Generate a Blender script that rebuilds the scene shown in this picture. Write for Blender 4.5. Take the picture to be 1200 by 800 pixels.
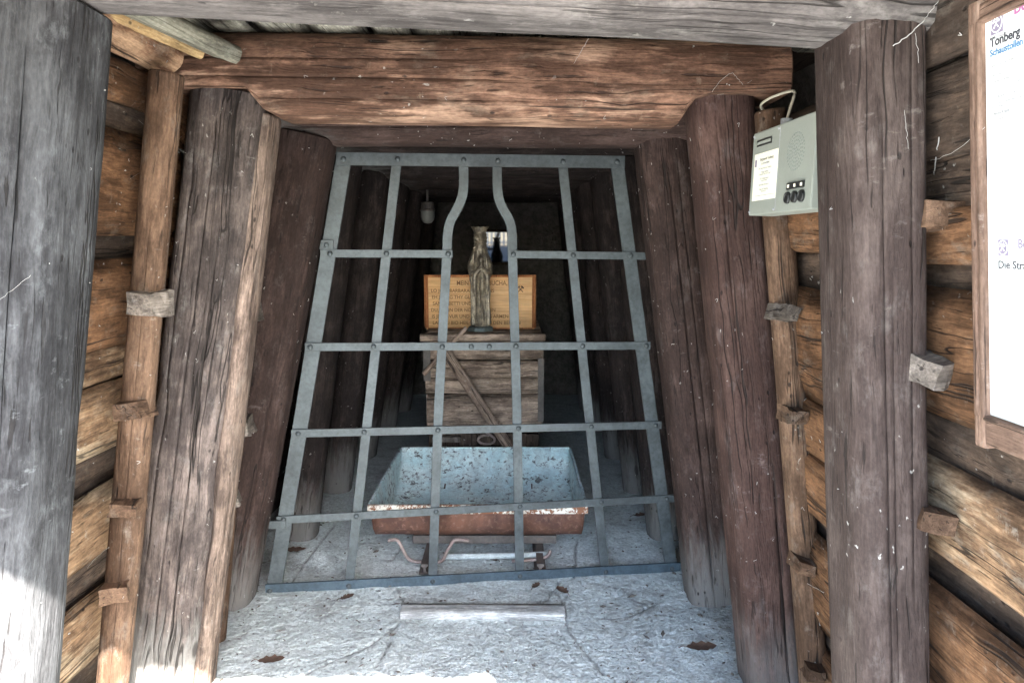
import bpy, bmesh, math, random
from mathutils import Vector, Matrix, noise
from mathutils.bvhtree import BVHTree
R = math.radians
random.seed(7)
for o in list(bpy.data.objects): bpy.data.objects.remove(o)
S = bpy.context.scene
COL = S.collection

# ------------------------------------------------------------------ camera, sky, sun, exposure
FPX, PITCH, EYE = 867.0, R(7.24), 1.55
cam_d = bpy.data.cameras.new('camera'); cam = bpy.data.objects.new('camera', cam_d); COL.objects.link(cam)
cam_d.sensor_width = 36; cam_d.lens = FPX / 1200 * 36; cam_d.clip_start = .02; cam_d.clip_end = 2000
cam.location = (0, 0, EYE); cam.rotation_euler = (math.pi / 2 - PITCH, 0, 0)
S.camera = cam
SUN_EL, SUN_AZ = R(37.3), R(25)           # elevation; azimuth from -Y towards +X
w = bpy.data.worlds.new('World'); S.world = w; w.use_nodes = True
nt = w.node_tree; bg = nt.nodes['Background']
sky = nt.nodes.new('ShaderNodeTexSky'); sky.sky_type = 'NISHITA'; sky.sun_disc = False
sky.sun_elevation = SUN_EL; sky.sun_rotation = math.pi - SUN_AZ
nt.links.new(sky.outputs[0], bg.inputs[0]); bg.inputs[1].default_value = .15
sd = bpy.data.lights.new('sun', 'SUN'); sd.energy = 5.0; sd.angle = R(.53); sd.color = (1, .95, .87)
sun = bpy.data.objects.new('sun', sd); COL.objects.link(sun)
to_sun = Vector((math.sin(SUN_AZ) * math.cos(SUN_EL), -math.cos(SUN_AZ) * math.cos(SUN_EL), math.sin(SUN_EL)))
sun.rotation_euler = to_sun.to_track_quat('Z', 'Y').to_euler(); sun.location = to_sun * 30
S.view_settings.view_transform = 'Standard'; S.view_settings.look = 'None'
S.view_settings.exposure = 4.0; S.view_settings.gamma = 1
S.render.engine = 'CYCLES'
S.cycles.use_denoising = True; S.cycles.max_bounces = 10; S.cycles.diffuse_bounces = 6
S.cycles.use_adaptive_sampling = False

# ------------------------------------------------------------------ helpers
def ray(px, py):
    u, v = (px - 600) / FPX, (400 - py) / FPX
    return Vector((u, math.cos(PITCH) + v * math.sin(PITCH), -math.sin(PITCH) + v * math.cos(PITCH)))
def at(px, py, Y):
    d = ray(px, py); return Vector((0, 0, EYE)) + d * (Y / d.y)
def at_plane(px, py, a, b):              # vertical plane Y = a + b X
    d = ray(px, py); return Vector((0, 0, EYE)) + d * (a / (d.y - b * d.x))
def at_floor(px, py, z=0):
    d = ray(px, py); return Vector((0, 0, EYE)) + d * ((z - EYE) / d.z)
WORLD = {}
def tag(o, label=None, cat=None, group=None, kind=None):
    if label: o['label'] = label
    if cat: o['category'] = cat
    if group: o['group'] = group
    if kind: o['kind'] = kind
    return o
def thing(name, label, cat, loc=(0, 0, 0), group=None):
    o = bpy.data.objects.new(name, None); COL.objects.link(o); o.location = loc
    o.empty_display_size = .1
    WORLD[o] = Matrix.Translation(Vector(loc)); return tag(o, label, cat, group)
def link(name, me, mat, M=None, parent=None):
    o = bpy.data.objects.new(name, me); COL.objects.link(o)
    if mat is not None and not me.materials: me.materials.append(mat)
    M = M or Matrix()
    WORLD[o] = M
    if parent is not None:
        o.parent = parent; o.matrix_basis = WORLD[parent].inverted() @ M
    else: o.matrix_basis = M
    return o
def mesh(bm, smooth=False):
    bmesh.ops.recalc_face_normals(bm, faces=bm.faces)
    me = bpy.data.meshes.new('mesh'); bm.to_mesh(me); bm.free()
    if smooth: me.polygons.foreach_set('use_smooth', [True] * len(me.polygons))
    return me
def frame_of(p0, p1, ref):
    z = (p1 - p0).normalized(); x = ref - z * ref.dot(z); x.normalize(); y = z.cross(x)
    M = Matrix((x, y, z)).transposed().to_4x4(); M.translation = p0; return M
def n3(x, y, z): return noise.noise(Vector((x, y, z)))
def timber_mesh(L, w, d, n=4, seed=0, seg=28, rings=None, amp=.02, ridge=.012, bow=.008, taper=1., checks=(), chip=0., notch=None):
    """a hewn timber along local Z; real drying checks are cut into it"""
    rings = rings or max(8, int(L / .045))
    bm = bmesh.new(); a, b = w / 2, d / 2; R0 = []
    s = seed * 7.31
    for i in range(rings + 1):
        t = i / rings; z = t * L; k = 1 + (taper - 1) * t
        pts = [(th * 2 * math.pi / seg, 0., 0) for th in range(seg)]
        for (c, t0, t1, wd, dp, sd) in checks:
            env = max(0, min(1, (t - t0) / .08, (t1 - t) / .08)); tc = c + .05 * n3(sd, z * 1.3, s) + .012 * n3(sd, z * 9, s)
            rr = 1 / ((abs(math.cos(c)) / a) ** n + (abs(math.sin(c)) / b) ** n) ** (1 / n)
            hw = max(.0006, wd * env * (.7 + .6 * n3(sd + 4, z * 5, s))) / rr
            pts = [p for p in pts if p[2] or abs((p[0] - c + math.pi) % (2 * math.pi) - math.pi) > .1]
            pts += [((tc + q) % (2 * math.pi), dq, 1) for q, dq in ((-.085, 0.), (-hw, 0.), (0, -dp * env), (hw, 0.), (.085, 0.))]
        pts.sort(key=lambda p: p[0])
        ox, oy = bow * n3(s, z * .6, 1), bow * n3(s, z * .6, 9)
        ring = []
        for th, off, _ in pts:
            ct, st = math.cos(th), math.sin(th)
            r = 1 / ((abs(ct) / a) ** n + (abs(st) / b) ** n) ** (1 / n)
            r *= k * (1 + amp * 2 * n3(ct * 1.3 + s, st * 1.3, z * 1.5) + ridge * 2 * n3(ct * 7 + s, st * 7, z * .9) + ridge * n3(ct * 18, st * 18 + s, z * 3))
            if chip: r -= chip * max(0, n3(ct * 3 + s, st * 3, z * 4) - .2)
            r += off
            cx_ = ct * r
            if notch:
                k0 = max(0, min(1, (notch[0] + .07 - z) / .07)) if z < L / 2 else max(0, min(1, (z - L + notch[1] + .07) / .07))
                if k0: cx_ = max(cx_, notch[2] * k0 - a * 1.2 * (1 - k0))
            ring.append(bm.verts.new((cx_ + ox, st * r + oy, z)))
        R0.append(ring)
    m = len(R0[0])
    for i in range(rings):
        for j in range(m):
            f = bm.faces.new((R0[i][j], R0[i][(j + 1) % m], R0[i + 1][(j + 1) % m], R0[i + 1][j])); f.smooth = True
    for ring, sg in ((R0[0], -1), (R0[-1], 1)):
        vs = [bm.verts.new(v.co) for v in ring]
        vi = [bm.verts.new((v.co.x * .93, v.co.y * .93, v.co.z + sg * .006)) for v in ring]
        for j in range(m): bm.faces.new((vs[j], vs[(j + 1) % m], vi[(j + 1) % m], vi[j]))
        bm.faces.new(vi)
    return mesh(bm)
def timber(name, p0, p1, w, d, mat, parent=None, ref=(1, 0, 0), **kw):
    p0, p1 = Vector(p0), Vector(p1)
    me = timber_mesh((p1 - p0).length, w, d, **kw)
    return link(name, me, mat, frame_of(p0, p1, Vector(ref)), parent)
def bm_box(bm, x0, x1, y0, y1, z0, z1, bev=0, jit=0, M=None):
    r = bmesh.ops.create_cube(bm, size=1)
    vs = r['verts']
    for v in vs:
        v.co = Vector(((x0 + x1) / 2 + v.co.x * (x1 - x0), (y0 + y1) / 2 + v.co.y * (y1 - y0), (z0 + z1) / 2 + v.co.z * (z1 - z0)))
        if jit: v.co += Vector([random.uniform(-jit, jit) for _ in range(3)])
    if bev:
        es = list({e for v in vs for e in v.link_edges})
        g = bmesh.ops.bevel(bm, geom=es, offset=bev, segments=2, affect='EDGES', profile=.6)
        vs = list({v for f in g['faces'] for v in f.verts} | {v for v in vs if v.is_valid})
    if M is not None:
        for v in vs: v.co = M @ v.co
def box(name, x0, x1, y0, y1, z0, z1, mat, parent=None, bev=.003, jit=0, M=None):
    bm = bmesh.new(); bm_box(bm, x0, x1, y0, y1, z0, z1, bev, jit)
    return link(name, mesh(bm), mat, M, parent)
def bm_tube(bm, pts, r, seg=10, rz=None, caps=True):
    pts = [Vector(p) for p in pts]; rings = []
    up = Vector((.13, .21, .97))
    for i, p in enumerate(pts):
        t = (pts[min(i + 1, len(pts) - 1)] - pts[max(i - 1, 0)]).normalized()
        x = t.cross(up).normalized(); y = t.cross(x)
        rr = r[i] if isinstance(r, (list, tuple)) else r
        rings.append([bm.verts.new(p + x * math.cos(a) * rr + y * math.sin(a) * rr) for a in [2 * math.pi * k / seg for k in range(seg)]])
    for i in range(len(rings) - 1):
        for j in range(seg):
            f = bm.faces.new((rings[i][j], rings[i][(j + 1) % seg], rings[i + 1][(j + 1) % seg], rings[i + 1][j])); f.smooth = True
    if caps: bm.faces.new(rings[0]); bm.faces.new(rings[-1])
def tube(name, pts, r, mat, parent=None, seg=10, M=None):
    bm = bmesh.new(); bm_tube(bm, pts, r, seg); return link(name, mesh(bm), mat, M, parent)
def spline(pts, k=6):
    pts = [Vector(p) for p in pts]; out = []
    for i in range(len(pts) - 1):
        p0, p1, p2, p3 = pts[max(i - 1, 0)], pts[i], pts[i + 1], pts[min(i + 2, len(pts) - 1)]
        for j in range(k):
            t = j / k
            out.append(.5 * ((2 * p1) + (p2 - p0) * t + (2 * p0 - 5 * p1 + 4 * p2 - p3) * t * t + (3 * p1 - p0 - 3 * p2 + p3) * t ** 3))
    out.append(pts[-1]); return out
def ribbon_bar(bm, pts, nrm, wd, th):
    """flat iron bar along a polyline, width wd in the plane, thickness th along nrm"""
    rings = []
    for i, p in enumerate(pts):
        t = (pts[min(i + 1, len(pts) - 1)] - pts[max(i - 1, 0)]).normalized(); x = t.cross(nrm).normalized()
        j = .0007 * n3(p.x * 30, p.z * 30, 2)
        c = .12
        sec = [(-.5, -.5 + c), (-.5 + c * th / wd, -.5), (.5 - c * th / wd, -.5), (.5, -.5 + c), (.5, .5 - c), (.5 - c * th / wd, .5), (-.5 + c * th / wd, .5), (-.5, .5 - c)]
        rings.append([bm.verts.new(p + x * (a * wd) + nrm * (b * th + j)) for a, b in sec])
    for i in range(len(rings) - 1):
        for j in range(8): bm.faces.new((rings[i][j], rings[i][(j + 1) % 8], rings[i + 1][(j + 1) % 8], rings[i + 1][j]))
    bm.faces.new(rings[0]); bm.faces.new(rings[-1])
def text_mesh(body, size, align='LEFT', bold=0., extr=.0003, sx=1.):
    c = bpy.data.curves.new('lettering', 'FONT'); c.body = body; c.size = size; c.align_x = align; c.offset = bold; c.extrude = extr; c.resolution_u = 3
    o = bpy.data.objects.new('lettering_tmp', c); COL.objects.link(o)
    dg = bpy.context.evaluated_depsgraph_get(); dg.update()
    me = bpy.data.meshes.new_from_object(o.evaluated_get(dg))
    bpy.data.objects.remove(o)
    if sx != 1:
        for v in me.vertices: v.co.x *= sx
    me.materials.clear(); return me

# ------------------------------------------------------------------ materials
class NT:
    def __init__(s, name):
        s.m = bpy.data.materials.new(name); s.m.use_nodes = True; s.t = s.m.node_tree; s.b = s.t.nodes['Principled BSDF']
    def L(s, a, b): s.t.links.new(a, b)
    def put(s, sock, v):
        if hasattr(v, 'is_linked'): s.L(v, sock)
        elif isinstance(v, (tuple, list)) and len(v) == 3 and sock.type == 'RGBA': sock.default_value = (*v, 1)
        else: sock.default_value = v
    def node(s, t, **p):
        n = s.t.nodes.new(t)
        for k, v in p.items(): setattr(n, k, v)
        return n
    def math(s, op, a, b=0., c=0., clamp=False):
        n = s.node('ShaderNodeMath', operation=op, use_clamp=clamp); s.put(n.inputs[0], a); s.put(n.inputs[1], b); s.put(n.inputs[2], c); return n.outputs[0]
    def vmul(s, a, v):
        n = s.node('ShaderNodeVectorMath', operation='MULTIPLY'); s.put(n.inputs[0], a); s.put(n.inputs[1], v); return n.outputs[0]
    def vadd(s, a, v):
        n = s.node('ShaderNodeVectorMath', operation='ADD'); s.put(n.inputs[0], a); s.put(n.inputs[1], v); return n.outputs[0]
    def noise(s, vec, scale=1., detail=3., rough=.55, dist=0., out=0):
        n = s.node('ShaderNodeTexNoise'); s.put(n.inputs['Vector'], vec); n.inputs['Scale'].default_value = scale; n.inputs['Detail'].default_value = detail
        n.inputs['Roughness'].default_value = rough; n.inputs['Distortion'].default_value = dist; return n.outputs[out]
    def voro(s, vec, scale=1., feat='F1', rnd=1., out='Distance'):
        n = s.node('ShaderNodeTexVoronoi', feature=feat); s.put(n.inputs['Vector'], vec); n.inputs['Scale'].default_value = scale; n.inputs['Randomness'].default_value = rnd; return n.outputs[out]
    def ss(s, v, a, b, lo=0., hi=1.):
        n = s.node('ShaderNodeMapRange', interpolation_type='SMOOTHSTEP'); s.put(n.inputs[0], v)
        n.inputs[1].default_value = a; n.inputs[2].default_value = b; n.inputs[3].default_value = lo; n.inputs[4].default_value = hi; return n.outputs[0]
    def lin(s, v, a, b, lo, hi):
        n = s.node('ShaderNodeMapRange'); s.put(n.inputs[0], v); n.inputs[1].default_value = a; n.inputs[2].default_value = b; n.inputs[3].default_value = lo; n.inputs[4].default_value = hi; return n.outputs[0]
    def mix(s, f, a, b, mode='MIX'):
        n = s.node('ShaderNodeMix', data_type='RGBA', blend_type=mode); s.put(n.inputs[0], f); s.put(n.inputs[6], a); s.put(n.inputs[7], b); return n.outputs[2]
    def scale(s, col, f):
        n = s.node('ShaderNodeVectorMath', operation='SCALE'); s.put(n.inputs[0], col); s.put(n.inputs['Scale'], f); return n.outputs[0]
    def bump(s, h, strength=.5, dist=.004):
        n = s.node('ShaderNodeBump'); n.inputs['Strength'].default_value = strength; n.inputs['Distance'].default_value = dist; s.put(n.inputs['Height'], h); s.L(n.outputs[0], s.b.inputs['Normal'])
    def P(s, rnd=True):
        tc = s.node('ShaderNodeTexCoord').outputs['Object']
        if not rnd: return tc
        r = s.node('ShaderNodeObjectInfo').outputs['Random']
        c = s.node('ShaderNodeCombineXYZ'); s.L(s.math('MULTIPLY', r, 13.), c.inputs[0]); s.L(s.math('MULTIPLY', r, 37.), c.inputs[1]); s.L(s.math('MULTIPLY', r, 71.), c.inputs[2])
        return s.vadd(tc, c.outputs[0])
    def done(s, col, rough=.7, metal=0., spec=.3):
        s.put(s.b.inputs['Base Color'], col); s.put(s.b.inputs['Roughness'], rough); s.put(s.b.inputs['Metallic'], metal); s.b.inputs['Specular IOR Level'].default_value = spec; return s.m

def wood(name, stain, worn, wear=.5, dust=.25, dustcol=(.30, .28, .27), contrast=1., specks=1., knots=1., third=None, spec=.12, rough=.84, bands=1., foot=0.):
    """old timber: stain worn off along the fibre, growth bands, knots, drying checks, scuffs, dust and lint"""
    s = NT(name); P = s.P()
    wn = s.noise(s.vmul(P, (4, 4, 1.6)), 1, 3, out=1)
    P2 = s.vadd(P, s.vmul(s.vadd(wn, (-.5, -.5, -.5)), (.07, .07, .03)))
    kd = s.voro(s.vmul(P, (6.5, 6.5, 2.6)), 1); k = s.ss(kd, .26, .05); kcore = s.ss(kd, .11, .05)
    rv = s.math('ADD', s.noise(s.vmul(P2, (13, 13, .8)), 1, 2), s.math('MULTIPLY', k, .32 * knots))
    rings = s.math('SINE', s.math('MULTIPLY', rv, 95.))
    fib = s.noise(s.vmul(P2, (190, 190, 16)), 1, 4, .65)
    fib2 = s.noise(s.vmul(P2, (44, 44, 5)), 1, 6, .68)
    blot = s.noise(s.vmul(P, (15, 15, 8)), 1, 6, .7)
    grit = s.noise(s.vmul(P, (150, 150, 70)), 1, 3, .6)
    patch = s.noise(s.vmul(P, (5, 5, 2.6)), 1, 6, .66)
    wsum = s.math('ADD', s.math('MULTIPLY', patch, .5), s.math('ADD', s.math('MULTIPLY', fib2, .27), s.math('MULTIPLY', blot, .23)))
    th = .72 - wear * .44
    wm = s.ss(wsum, th - .06, th + .07)
    col = s.mix(wm, stain, worn)
    if third:
        tm = s.ss(s.math('ADD', s.math('MULTIPLY', s.noise(s.vmul(s.vadd(P, (5, 2, 9)), (5, 5, 1.8)), 1, 5, .66), .7), s.math('MULTIPLY', fib2, .3)), .50, .60)
        col = s.mix(s.math('MULTIPLY', tm, .85), col, third)
    col = s.scale(col, s.lin(rings, -1, 1, 1 - .09 * contrast * bands, 1 + .08 * contrast * bands))
    col = s.scale(col, s.lin(fib, .25, .75, 1 - .34 * contrast, 1 + .34 * contrast))
    col = s.scale(col, s.lin(fib2, .3, .7, 1 - .20 * contrast, 1 + .20 * contrast))
    col = s.scale(col, s.lin(blot, .3, .7, 1 - .26 * contrast, 1 + .26 * contrast))
    col = s.scale(col, s.lin(grit, .3, .7, .82, 1.18))
    big = s.noise(s.vmul(P, (1.8, 1.8, 1.2)), 1, 3); col = s.scale(col, s.lin(big, .3, .7, .72, 1.28))
    if foot:
        tcz = s.node('ShaderNodeSeparateXYZ'); s.L(s.node('ShaderNodeTexCoord').outputs['Object'], tcz.inputs[0])
        fz = s.ss(s.math('ADD', tcz.outputs[2], s.math('MULTIPLY', s.math('SUBTRACT', fib2, .5), .55)), .42, .06)
        col = s.mix(s.math('MULTIPLY', fz, foot), col, (.34, .33, .31))
    # dust rubbed on in smears, some across the grain
    dm = s.ss(s.noise(s.vmul(P, (16, 16, 9)), 1, 6, .72), .53, .70)
    col = s.mix(s.math('MULTIPLY', dm, dust), col, dustcol)
    sm = s.math('MULTIPLY', s.ss(s.noise(s.vmul(s.vadd(P2, (3, 8, 1)), (20, 20, 34)), 1, 4, .7), .60, .72), s.ss(s.noise(s.vmul(P, (3, 3, 2)), 1, 2), .48, .6))
    col = s.mix(s.math('MULTIPLY', sm, dust * 1.1), col, tuple(min(.6, c * 1.25) for c in dustcol))
    # knots
    col = s.mix(s.math('MULTIPLY', kcore, .75 * knots), col, tuple(c * .35 for c in stain))
    # drying checks: long fine dark lines, and short dark dashes
    cn = s.noise(s.vmul(P2, (19, 19, .13)), 1, 2, .5); ck = s.ss(s.math('ABSOLUTE', s.math('SUBTRACT', cn, .5)), .014, .003)
    ck = s.math('MULTIPLY', ck, s.ss(s.noise(s.vmul(P, (6, 6, 1.3)), 1, 3), .47, .57))
    dn = s.math('MULTIPLY', s.ss(s.noise(s.vmul(P2, (70, 70, 4.5)), 1, 3, .6), .635, .69), .8)
    ck = s.math('MAXIMUM', ck, dn)
    col = s.mix(s.math('MULTIPLY', ck, .8), col, (.012, .01, .009))
    pd = s.voro(s.vmul(P, (26, 26, 15)), 1); pit = s.math('MULTIPLY', s.ss(pd, .15, .07), s.ss(s.noise(s.vmul(P, (8, 8, 4)), 1, 2), .52, .6))
    col = s.mix(s.math('MULTIPLY', pit, .75), col, (.012, .01, .01))
    sp = s.voro(s.vadd(s.vmul(P2, (34, 34, 20)), s.vmul(s.noise(s.vmul(P, (90, 90, 60)), 1, 2, out=1), (.7, .7, .7))), 1)
    spk = s.math('MULTIPLY', s.ss(sp, .13, .06), s.ss(s.noise(s.vmul(P, (5, 5, 3)), 1, 3), .50, .60))
    col = s.mix(s.math('MULTIPLY', spk,   .42 * specks), col, (.50, .48, .45))
    h = s.math('ADD', s.math('MULTIPLY', fib, .35), s.math('MULTIPLY', fib2, .5)); h = s.math('ADD', h, s.math('MULTIPLY', blot, .7)); h = s.math('ADD', h, s.math('MULTIPLY', grit, .2))
    h = s.math('SUBTRACT', h, s.math('MULTIPLY', ck, .9)); h = s.math('SUBTRACT', h, s.math('MULTIPLY', pit, .6)); h = s.math('ADD', h, s.math('MULTIPLY', rings, .05))
    s.bump(h, .75, .006)
    return s.done(col, s.lin(fib2, .3, .7, rough - .08, rough + .1), 0, spec)

def iron(name, base, rust=(.13, .07, .04), amt=.35, rough=.5, metal=.25):
    s = NT(name); P = s.P(False)
    a = s.noise(P, 7, 5, .65); b = s.noise(P, 55, 4, .6); c = s.noise(P, 240, 2)
    col = s.scale(base if hasattr(base, 'is_linked') else s.mix(0., base, base), s.lin(a, .3, .7, .62, 1.35))
    col = s.scale(col, s.lin(b, .3, .7, .7, 1.3))
    col = s.mix(s.math('MULTIPLY', s.ss(s.math('ADD', s.math('MULTIPLY', a, .5), s.math('MULTIPLY', b, .5)), .55, .66), amt), col, rust)
    s.bump(s.math('ADD', b, s.math('MULTIPLY', c, .4)), .3, .0015)
    return s.done(col, s.lin(b, .3, .7, rough - .1, rough + .18), metal, .4)
def plain(name, col, rough=.5, metal=0., var=.12, scale=20., bump=.1):
    s = NT(name); P = s.P(False); a = s.noise(P, scale, 4, .6); b = s.noise(P, scale * 9, 2)
    c = s.scale(s.mix(0., col, col), s.lin(a, .3, .7, 1 - var, 1 + var)); c = s.scale(c, s.lin(b, .3, .7, 1 - var * .5, 1 + var * .5))
    s.bump(s.math('ADD', a, s.math('MULTIPLY', b, .3)), bump, .001); return s.done(c, rough, metal)

W = {}
W['grey'] = wood('grey_weathered_timber', (.030, .029, .031), (.060, .060, .063), .48, .4, (.14, .145, .15), .75, .6, .7, bands=.4, foot=0.)
W['greybrown'] = wood('grey_brown_timber', (.046, .036, .033), (.100, .078, .069), .48, .38, (.20, .18, .17), .85, .8, 1., bands=.5, foot=0.45)
W['purple'] = wood('violet_brown_stained_timber', (.044, .025, .021), (.072, .043, .036), .44, .26, (.18, .145, .14), .65, 1.2, .8, bands=.4, foot=0.2)
W['purplegrey'] = wood('violet_grey_stained_timber', (.036, .025, .022), (.058, .043, .038), .46, .34, (.145, .125, .115), .6, 1.2, .7, bands=.3)
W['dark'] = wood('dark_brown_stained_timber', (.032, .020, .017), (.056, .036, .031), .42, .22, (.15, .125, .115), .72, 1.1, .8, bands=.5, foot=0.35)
W['bleached'] = wood('bleached_grey_wood', (.30, .30, .29), (.52, .52, .50), .55, .3, (.55, .55, .54), .8, .3, .3)
W['sap'] = wood('stripped_sapwood', (.075, .053, .043), (.155, .112, .09), .55, .25, (.3, .26, .23), 1.05, .8, .6)
W['red'] = wood('red_brown_lintel_wood', (.068, .036, .024), (.155, .086, .058), .44, .18, (.27, .22, .17), .9, .9, 1., third=(.27, .17, .12), bands=.8)
W['capgrey'] = wood('grey_lintel_wood', (.055, .048, .046), (.100, .088, .084), .5, .5, (.20, .185, .17), .6, 1.0, .6, bands=.4)
W['black'] = wood('shade_darkened_timber', (.020, .015, .014), (.040, .029, .026), .42, .2, (.10, .085, .08), .8, .8, .8, foot=0.35)  # darker wood for the inner frames: tunnel shade put into the colour
W['orange'] = wood('orange_brown_plank_wood', (.070, .035, .018), (.150, .077, .040), .5, .28, (.22, .19, .16), .95, .8, 1.)
W['tan'] = wood('tan_split_plank_wood', (.092, .053, .031), (.205, .126, .074), .54, .3, (.30, .275, .235), 1.1, .7, 1., third=(.27, .205, .14))
W['sootdark'] = wood('sooty_and_dark_plank_wood', (.046, .033, .026), (.088, .060, .044), .44, .3, (.17, .15, .13), .85, 1., .8)  # sooty planks, and the plain dark rows in the gaps and inner boards
W['pole'] = wood('brown_pole_wood', (.062, .036, .023), (.110, .067, .044), .48, .32, (.21, .18, .155), .75, .8, .6, bands=.6)
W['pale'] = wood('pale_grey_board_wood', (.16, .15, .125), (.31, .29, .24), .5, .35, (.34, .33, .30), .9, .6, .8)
W['log'] = wood('reddish_bark_stripped_log', (.16, .075, .045), (.36, .225, .14), .55, .4, (.42, .36, .29), .9, .8, .6)
W['slab'] = wood('mossy_grey_slab_wood', (.105, .098, .078), (.20, .185, .145), .5, .4, (.34, .33, .28), .8, .6, .6)
W['cut'] = wood('fresh_cut_edge_wood', (.3, .19, .09), (.42, .29, .15), .5, .2, (.4, .36, .3), .7, .5, .5)
W['cart'] = wood('grey_brown_cart_wood', (.165, .118, .090), (.31, .23, .175), .5, .35, (.29, .24, .20), 1., .9, .9)
W['wedge'] = wood('grey_wedge_wood', (.085, .070, .060), (.165, .138, .118), .5, .35, (.26, .24, .23), .9, .5, .3)
def pine():
    s = NT('honey_pine_board'); P = s.P(False); g = s.noise(s.vmul(P, (2.5, 20, 60)), 1, 4, .6); g2 = s.noise(s.vmul(P, (8, 80, 200)), 1, 3); b = s.noise(P, 9, 4)
    col = s.mix(s.ss(g, .3, .7), (.58, .29, .09), (.74, .42, .16)); col = s.scale(col, s.lin(g2, .3, .7, .88, 1.1)); col = s.scale(col, s.lin(b, .3, .7, .85, 1.12))
    s.bump(g2, .2, .001); return s.done(col, .45, 0, .35)
W['plaque'] = pine()
W['plaqueframe'] = wood('reddish_board_edge', (.36, .13, .05), (.42, .17, .07), .5, .1, (.3, .2, .1), .5, .1, .3)
W['posterframe'] = wood('varnished_brown_frame_wood', (.125, .078, .058), (.185, .12, .09), .5, .25, (.3, .25, .22), .55, .2, .15)
W['handle'] = wood('worn_ash_handle_wood', (.18, .125, .095), (.30, .22, .17), .5, .3, (.3, .27, .24), .7, .6, .3)
M_gate = iron('grey_painted_iron', (.060, .069, .072), (.075, .09, .085), .4, .5, .2)
M_gate_low = iron('sky_tinted_grey_iron', (.052, .075, .092), (.08, .09, .085), .35, .5, .2)  # grey iron with the bluish light on the bottom bar put into the colour
M_rail = iron('rusty_rail_iron', (.12, .10, .09), (.17, .10, .07), .6, .55, .3)
M_rod = iron('pinkish_rust_rod', (.26, .20, .18), (.22, .12, .08), .5, .6, .1)
M_strap = iron('dark_strap_iron', (.10, .085, .075), (.16, .09, .06), .5, .6, .2)
M_black = plain('black_plastic', (.02, .02, .02), .4)
M_box = plain('grey_green_enamel', (.25, .265, .235), .5, 0., .05, 12, .03)
M_paper = plain('cream_paper', (.80, .76, .62), .8, 0., .03)
M_white = plain('white_poster_paper', (.70, .72, .71), .35, 0., .015, 6, .01)
M_ink = plain('dark_ink', (.05, .05, .06), .7)
M_inkgrey = plain('grey_ink', (.30, .30, .31), .7); M_inkpale = plain('faint_grey_ink', (.32, .32, .33), .7)
M_inkblue = plain('blue_ink', (.07, .17, .30), .7)
M_inkpink = plain('magenta_ink', (.36, .13, .27), .7)
M_inkviolet = plain('violet_grey_ink', (.20, .17, .24), .7)
M_burn = plain('burnt_brown_lettering', (.20, .085, .02), .7)
M_burndark = plain('dark_burnt_emblem', (.04, .02, .01), .7)
M_cable = plain('beige_cable', (.32, .29, .23), .5)
M_leaf = plain('dry_brown_leaf', (.10, .062, .045), .75, 0., .4, 30, .5)
M_web = plain('cobweb_grey', (.36, .345, .33), .9)
def bronze():
    s = NT('aged_bronze'); P = s.P(False); a = s.noise(P, 18, 5, .65); b = s.noise(P, 90, 3)
    col = s.mix(s.ss(a, .4, .65), (.14, .114, .086), (.37, .305, .22)); col = s.scale(col, s.lin(b, .3, .7, .8, 1.2))
    s.bump(s.math('ADD', a, b), .35, .002); return s.done(col, s.lin(a, .3, .7, .36, .55), .35, .5)
M_bronze = bronze()
def concrete():
    s = NT('rough_pale_concrete'); P = s.P(False)
    a = s.noise(P, 1.6, 5, .6); b = s.noise(P, 14, 5, .68); c = s.noise(s.vmul(P, (1, 1, 1)), 70, 4, .7); d = s.noise(P, 260, 2)
    col = s.mix(s.ss(a, .35, .65), (.60, .655, .65), (.72, .77, .76))
    col = s.scale(col, s.lin(b, .3, .7, .78, 1.2)); col = s.scale(col, s.lin(c, .3, .7, .66, 1.3))
    pits = s.math('MULTIPLY', s.ss(s.voro(s.vadd(P, s.vmul(s.noise(P, 40, 3, out=1), (.05, .05, .05))), 30), .22, .08), s.ss(s.noise(P, 6, 3), .5, .6))
    col = s.mix(s.math('MULTIPLY', pits, .6), col, (.13, .125, .12))
    stain = s.ss(s.noise(s.vadd(P, (4, 3, 0)), 3.2, 6, .72), .52, .68); col = s.mix(s.math('MULTIPLY', stain, .5), col, (.20, .19, .175))
    chipn = s.ss(s.noise(s.vadd(P, (7, 1, 0)), 48, 5, .72), .585, .64); col = s.mix(s.math('MULTIPLY', chipn, .35), col, (.17, .17, .165))
    pale = s.ss(s.noise(s.vadd(P, (2, 9, 0)), 30, 5, .7), .56, .66); col = s.mix(s.math('MULTIPLY', pale, .5), col, (.72, .74, .73))
    at_ = s.node('ShaderNodeAttribute'); at_.attribute_name = 'dirt_dark'
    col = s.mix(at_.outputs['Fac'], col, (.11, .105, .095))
    h = s.math('ADD', s.math('MULTIPLY', b, .7), s.math('MULTIPLY', c, .5)); h = s.math('ADD', h, s.math('MULTIPLY', d, .15)); h = s.math('SUBTRACT', h, s.math('MULTIPLY', pits, .7)); h = s.math('SUBTRACT', h, s.math('MULTIPLY', chipn, .5)); h = s.math('ADD', h, s.math('MULTIPLY', pale, .3))
    lump = s.noise(s.vmul(P, (1, 1, 1)), 24, 4, .6); h = s.math('ADD', h, s.math('MULTIPLY', lump, .9)); s.bump(h, 1., .016); return s.done(col, .85, 0, .2)
M_conc = concrete()
def rockm(name, c0, c1):
    s = NT(name); P = s.P(False); a = s.noise(P, 2.5, 6, .65); b = s.noise(P, 20, 5, .7)
    col = s.mix(a, c0, c1); col = s.scale(col, s.lin(b, .3, .7, .6, 1.4)); s.bump(s.math('ADD', a, s.math('MULTIPLY', b, .4)), .9, .04); return s.done(col, .9, 0, .2)
M_rock = rockm('dark_rock', (.06, .053, .048), (.13, .115, .10))
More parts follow.
